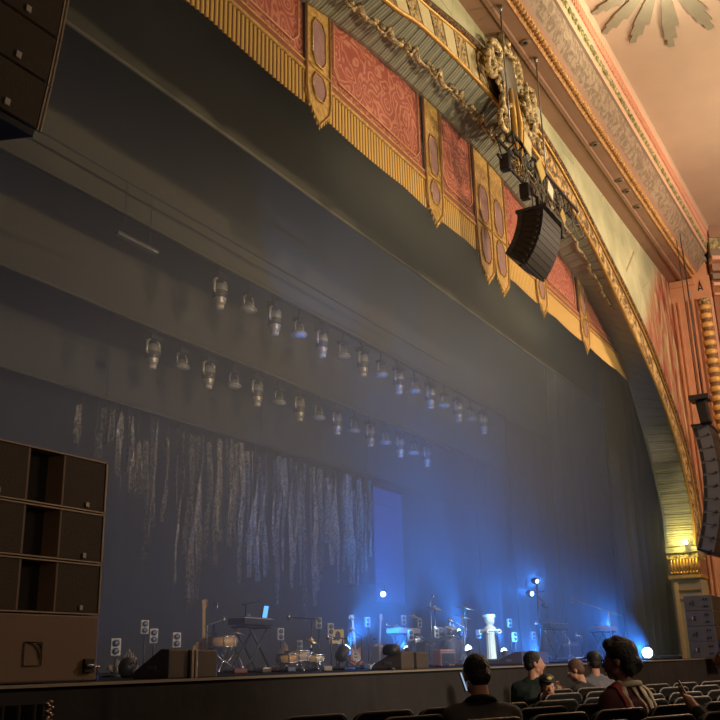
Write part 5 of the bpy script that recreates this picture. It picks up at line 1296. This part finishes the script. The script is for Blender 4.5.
        m.ell(H((0,-0.024,0.050)), (0.092,0.104,0.092), rot=HR, n=20, k=12)
        for sx in (-1, 0, 1): capsule(m, H((sx*0.06,-0.045,0.03)), nk+R@Vector((sx*0.09,-0.09,-0.12)), 0.065, 0.06)
        for sx in (-1, 1): capsule(m, H((sx*0.082,-0.0,0.04)), nk+R@Vector((sx*0.10,0.0,-0.05)), 0.030, 0.035)
    hr = remesh(m.build('hair', hair_m, t), 0.009, 1)
    for sx in (-1, 1):
        m = MB(); m.ell(H((sx*0.031,0.081,0.008)), (0.012,0.008,0.009), rot=HR, n=12, k=8); ey = m.build('eye', mat('eye_white', (0.7,0.66,0.6), 0.3), t)
        m = MB(); m.ell(H((sx*0.031,0.088,0.008)), (0.006,0.003,0.006), rot=HR, n=10, k=6); m.build('iris', mat('iris', (0.05,0.025,0.015), 0.2), ey)
    m = MB(); capsule(m, H((-0.020,0.096,-0.053)), H((0.020,0.096,-0.053)), 0.006, 0.006); m.build('lips', mat('lips', (0.34,0.10,0.08), 0.5), t)
    if cap:
        m = MB(); m.ell(H((0,-0.015,0.075)), (0.090,0.105,0.070), rot=HR, n=20, k=12); m.prism([H((-0.06,0.06,0.065)), H((-0.05,0.15,0.052)), H((0,0.17,0.05)), H((0.05,0.15,0.052)), H((0.06,0.06,0.065))], HR@Vector((0,0,0.01)), None); cp = m.build('cap', cap[0], t)
        if cap[1]: 
            m = MB(); m.ell(H((0,0.088,0.095)), (0.030,0.014,0.018), rot=HR); m.build('patch', cap[1], cp)
    if glasses:
        m = MB()
        for sx in (-1, 1):
            P = [H((sx*0.034+0.027*math.cos(2*PI*k/14), 0.102, 0.006+0.019*math.sin(2*PI*k/14))) for k in range(15)]; m.tube(P, 0.0035, 5)
            m.tube([H((sx*0.061,0.100,0.012)), H((sx*0.082,0.05,0.010)), H((sx*0.086,-0.01,0.008))], 0.0035, 5)
        m.tube([H((-0.008,0.104,0.010)), H((0.008,0.104,0.010))], 0.003, 5)
        m.build('glasses', BLACK, t)
    if collar:
        m = MB(); P = [nk+R@Vector((0.085*math.cos(a), 0.085*math.sin(a)-0.01, 0.015-0.02*math.sin(a))) for a in [0.3+k*(2*PI-0.9)/14+PI/2 for k in range(15)]]; m.tube(P, 0.020, 7); m.build('collar', collar, t)
    if stripes:                  # pale and red bands laid over the shoulders and down the back
        for (xo, slant, wd, mt_) in stripes:
            m = MB()
            def sfn(u, v):
                a_ = PI*(0.12+0.80*u); x = xo+(v-0.5)*wd+slant*abs(u-0.35)
                return nk+R@Vector((x, 0.24*math.cos(a_), -0.20+0.30*math.sin(a_)-0.10*max(0, u-0.6)))
            m.grid(sfn, 26, 3, smooth=True); o_ = m.build('shoulder_stripe', mt_, t)
            sw = o_.modifiers.new('wrap', 'SHRINKWRAP'); sw.target = sh_; sw.offset = 0.006; sw.wrap_method = 'NEAREST_SURFACEPOINT'
            so = o_.modifiers.new('solid', 'SOLIDIFY'); so.thickness = 0.006; so.offset = 1
    return t, arms
def phone(P, rz, rx, lab, on=True):
    t = thing('smartphone', lab, 'phone', P, rz); t.rotation_euler = (rx, 0, rz); t.scale = (0.85, 1, 0.8)
    m = MB(); m.bbox((0,0,0), (0.075,0.009,0.15), 0.004); m.build('case', BLACK, t)
    m = MB(); m.box((0,-0.0055,0), (0.068,0.002,0.14)); m.build('screen', E_PHONE if on else BADGE, t)
GREYSH = mat('charcoal_shirt', (0.10,0.088,0.085), 0.85, var=0.15); BLKSH = mat('black_shirt', (0.018,0.018,0.02), 0.85); GRN = mat('dark_green_jacket', (0.02,0.035,0.028), 0.8)
GREY2 = mat('grey_sweater', (0.16,0.16,0.18), 0.9); JACK = mat('maroon_jacket', (0.10,0.025,0.022), 0.8, var=0.3)
def toward(az): return math.radians(az)-PI/2     # rotation that makes +Y face that azimuth
person('person in a charcoal shirt seen from behind, dark short hair, head bowed over a phone', (5.58, 2.43, -0.03), toward(30), SKIN_L, GREYSH, HAIR, 'short', head_yaw=0.25, head_pitch=0.25, lean=0.10, hands='phone', collar=mat('dark_collar', (0.02,0.02,0.03), 0.8), scale=0.98)
phone(at(463, 682, 2.60), toward(30)+1.35, -0.3, 'lit smartphone held by the person in the charcoal shirt')
person('person in black with short dark hair turning right, face lit warm', (10.1, 3.80, -0.02), toward(5), SKIN_L, GRN, HAIR, 'short', head_yaw=-1.15, lean=0.0)
person('person in a black cap with a yellow patch, facing the camera side', (9.45, 3.42, -0.12), toward(-150), SKIN_L, BLKSH, HAIR, 'short', head_yaw=0.1, cap=(BLACK, mat('yellow_patch', (0.75,0.55,0.08), 0.6)), scale=0.9)
person('brown-haired person in black looking left at a phone, in front of the stage skirt', (11.65, 3.70, -0.10), toward(75), SKIN_L, BLKSH, HAIRB, 'short', head_yaw=0.5, head_pitch=0.3, lean=0.1, hands='phone')
phone((11.5, 4.10, 0.85), toward(75), -0.5, 'dimly lit smartphone held by the brown-haired person')
person('person in a grey sweater and dark cap, back turned, beside the patterned jacket', (12.1, 3.72, -0.03), toward(40), SKIN_L, GREY2, HAIR, 'short', head_yaw=0.2, cap=(BLACK, None))
PALE_ST = mat('cream_stripe', (0.72,0.60,0.42), 0.8); RED_ST = mat('red_stripe', (0.42,0.07,0.06), 0.8)
person('person with swept-back black hair and glasses in a maroon jacket with cream stripes', (7.02, 1.94, -0.05), toward(66), SKIN_D, JACK, HAIR, 'pomp', head_yaw=0.50, head_pitch=0.0, glasses=True, collar=PALE_ST, stripes=[(-0.13,-0.05,0.05,RED_ST),(-0.075,-0.10,0.035,PALE_ST),(-0.01,0.02,0.04,PALE_ST),(0.07,0.05,0.05,PALE_ST),(0.13,0.10,0.05,PALE_ST)], scale=1.04)
person('person in black with long dark hair at the right edge, holding up a phone', (6.42, 1.05, -0.03), toward(100), SKIN_L, BLKSH, HAIR, 'long', head_yaw=0.2, hands='raised', scale=1.04)
phone((6.37, 1.42, 1.0), toward(100), -0.4, 'dark smartphone held by the long-haired person at the right edge', on=False)
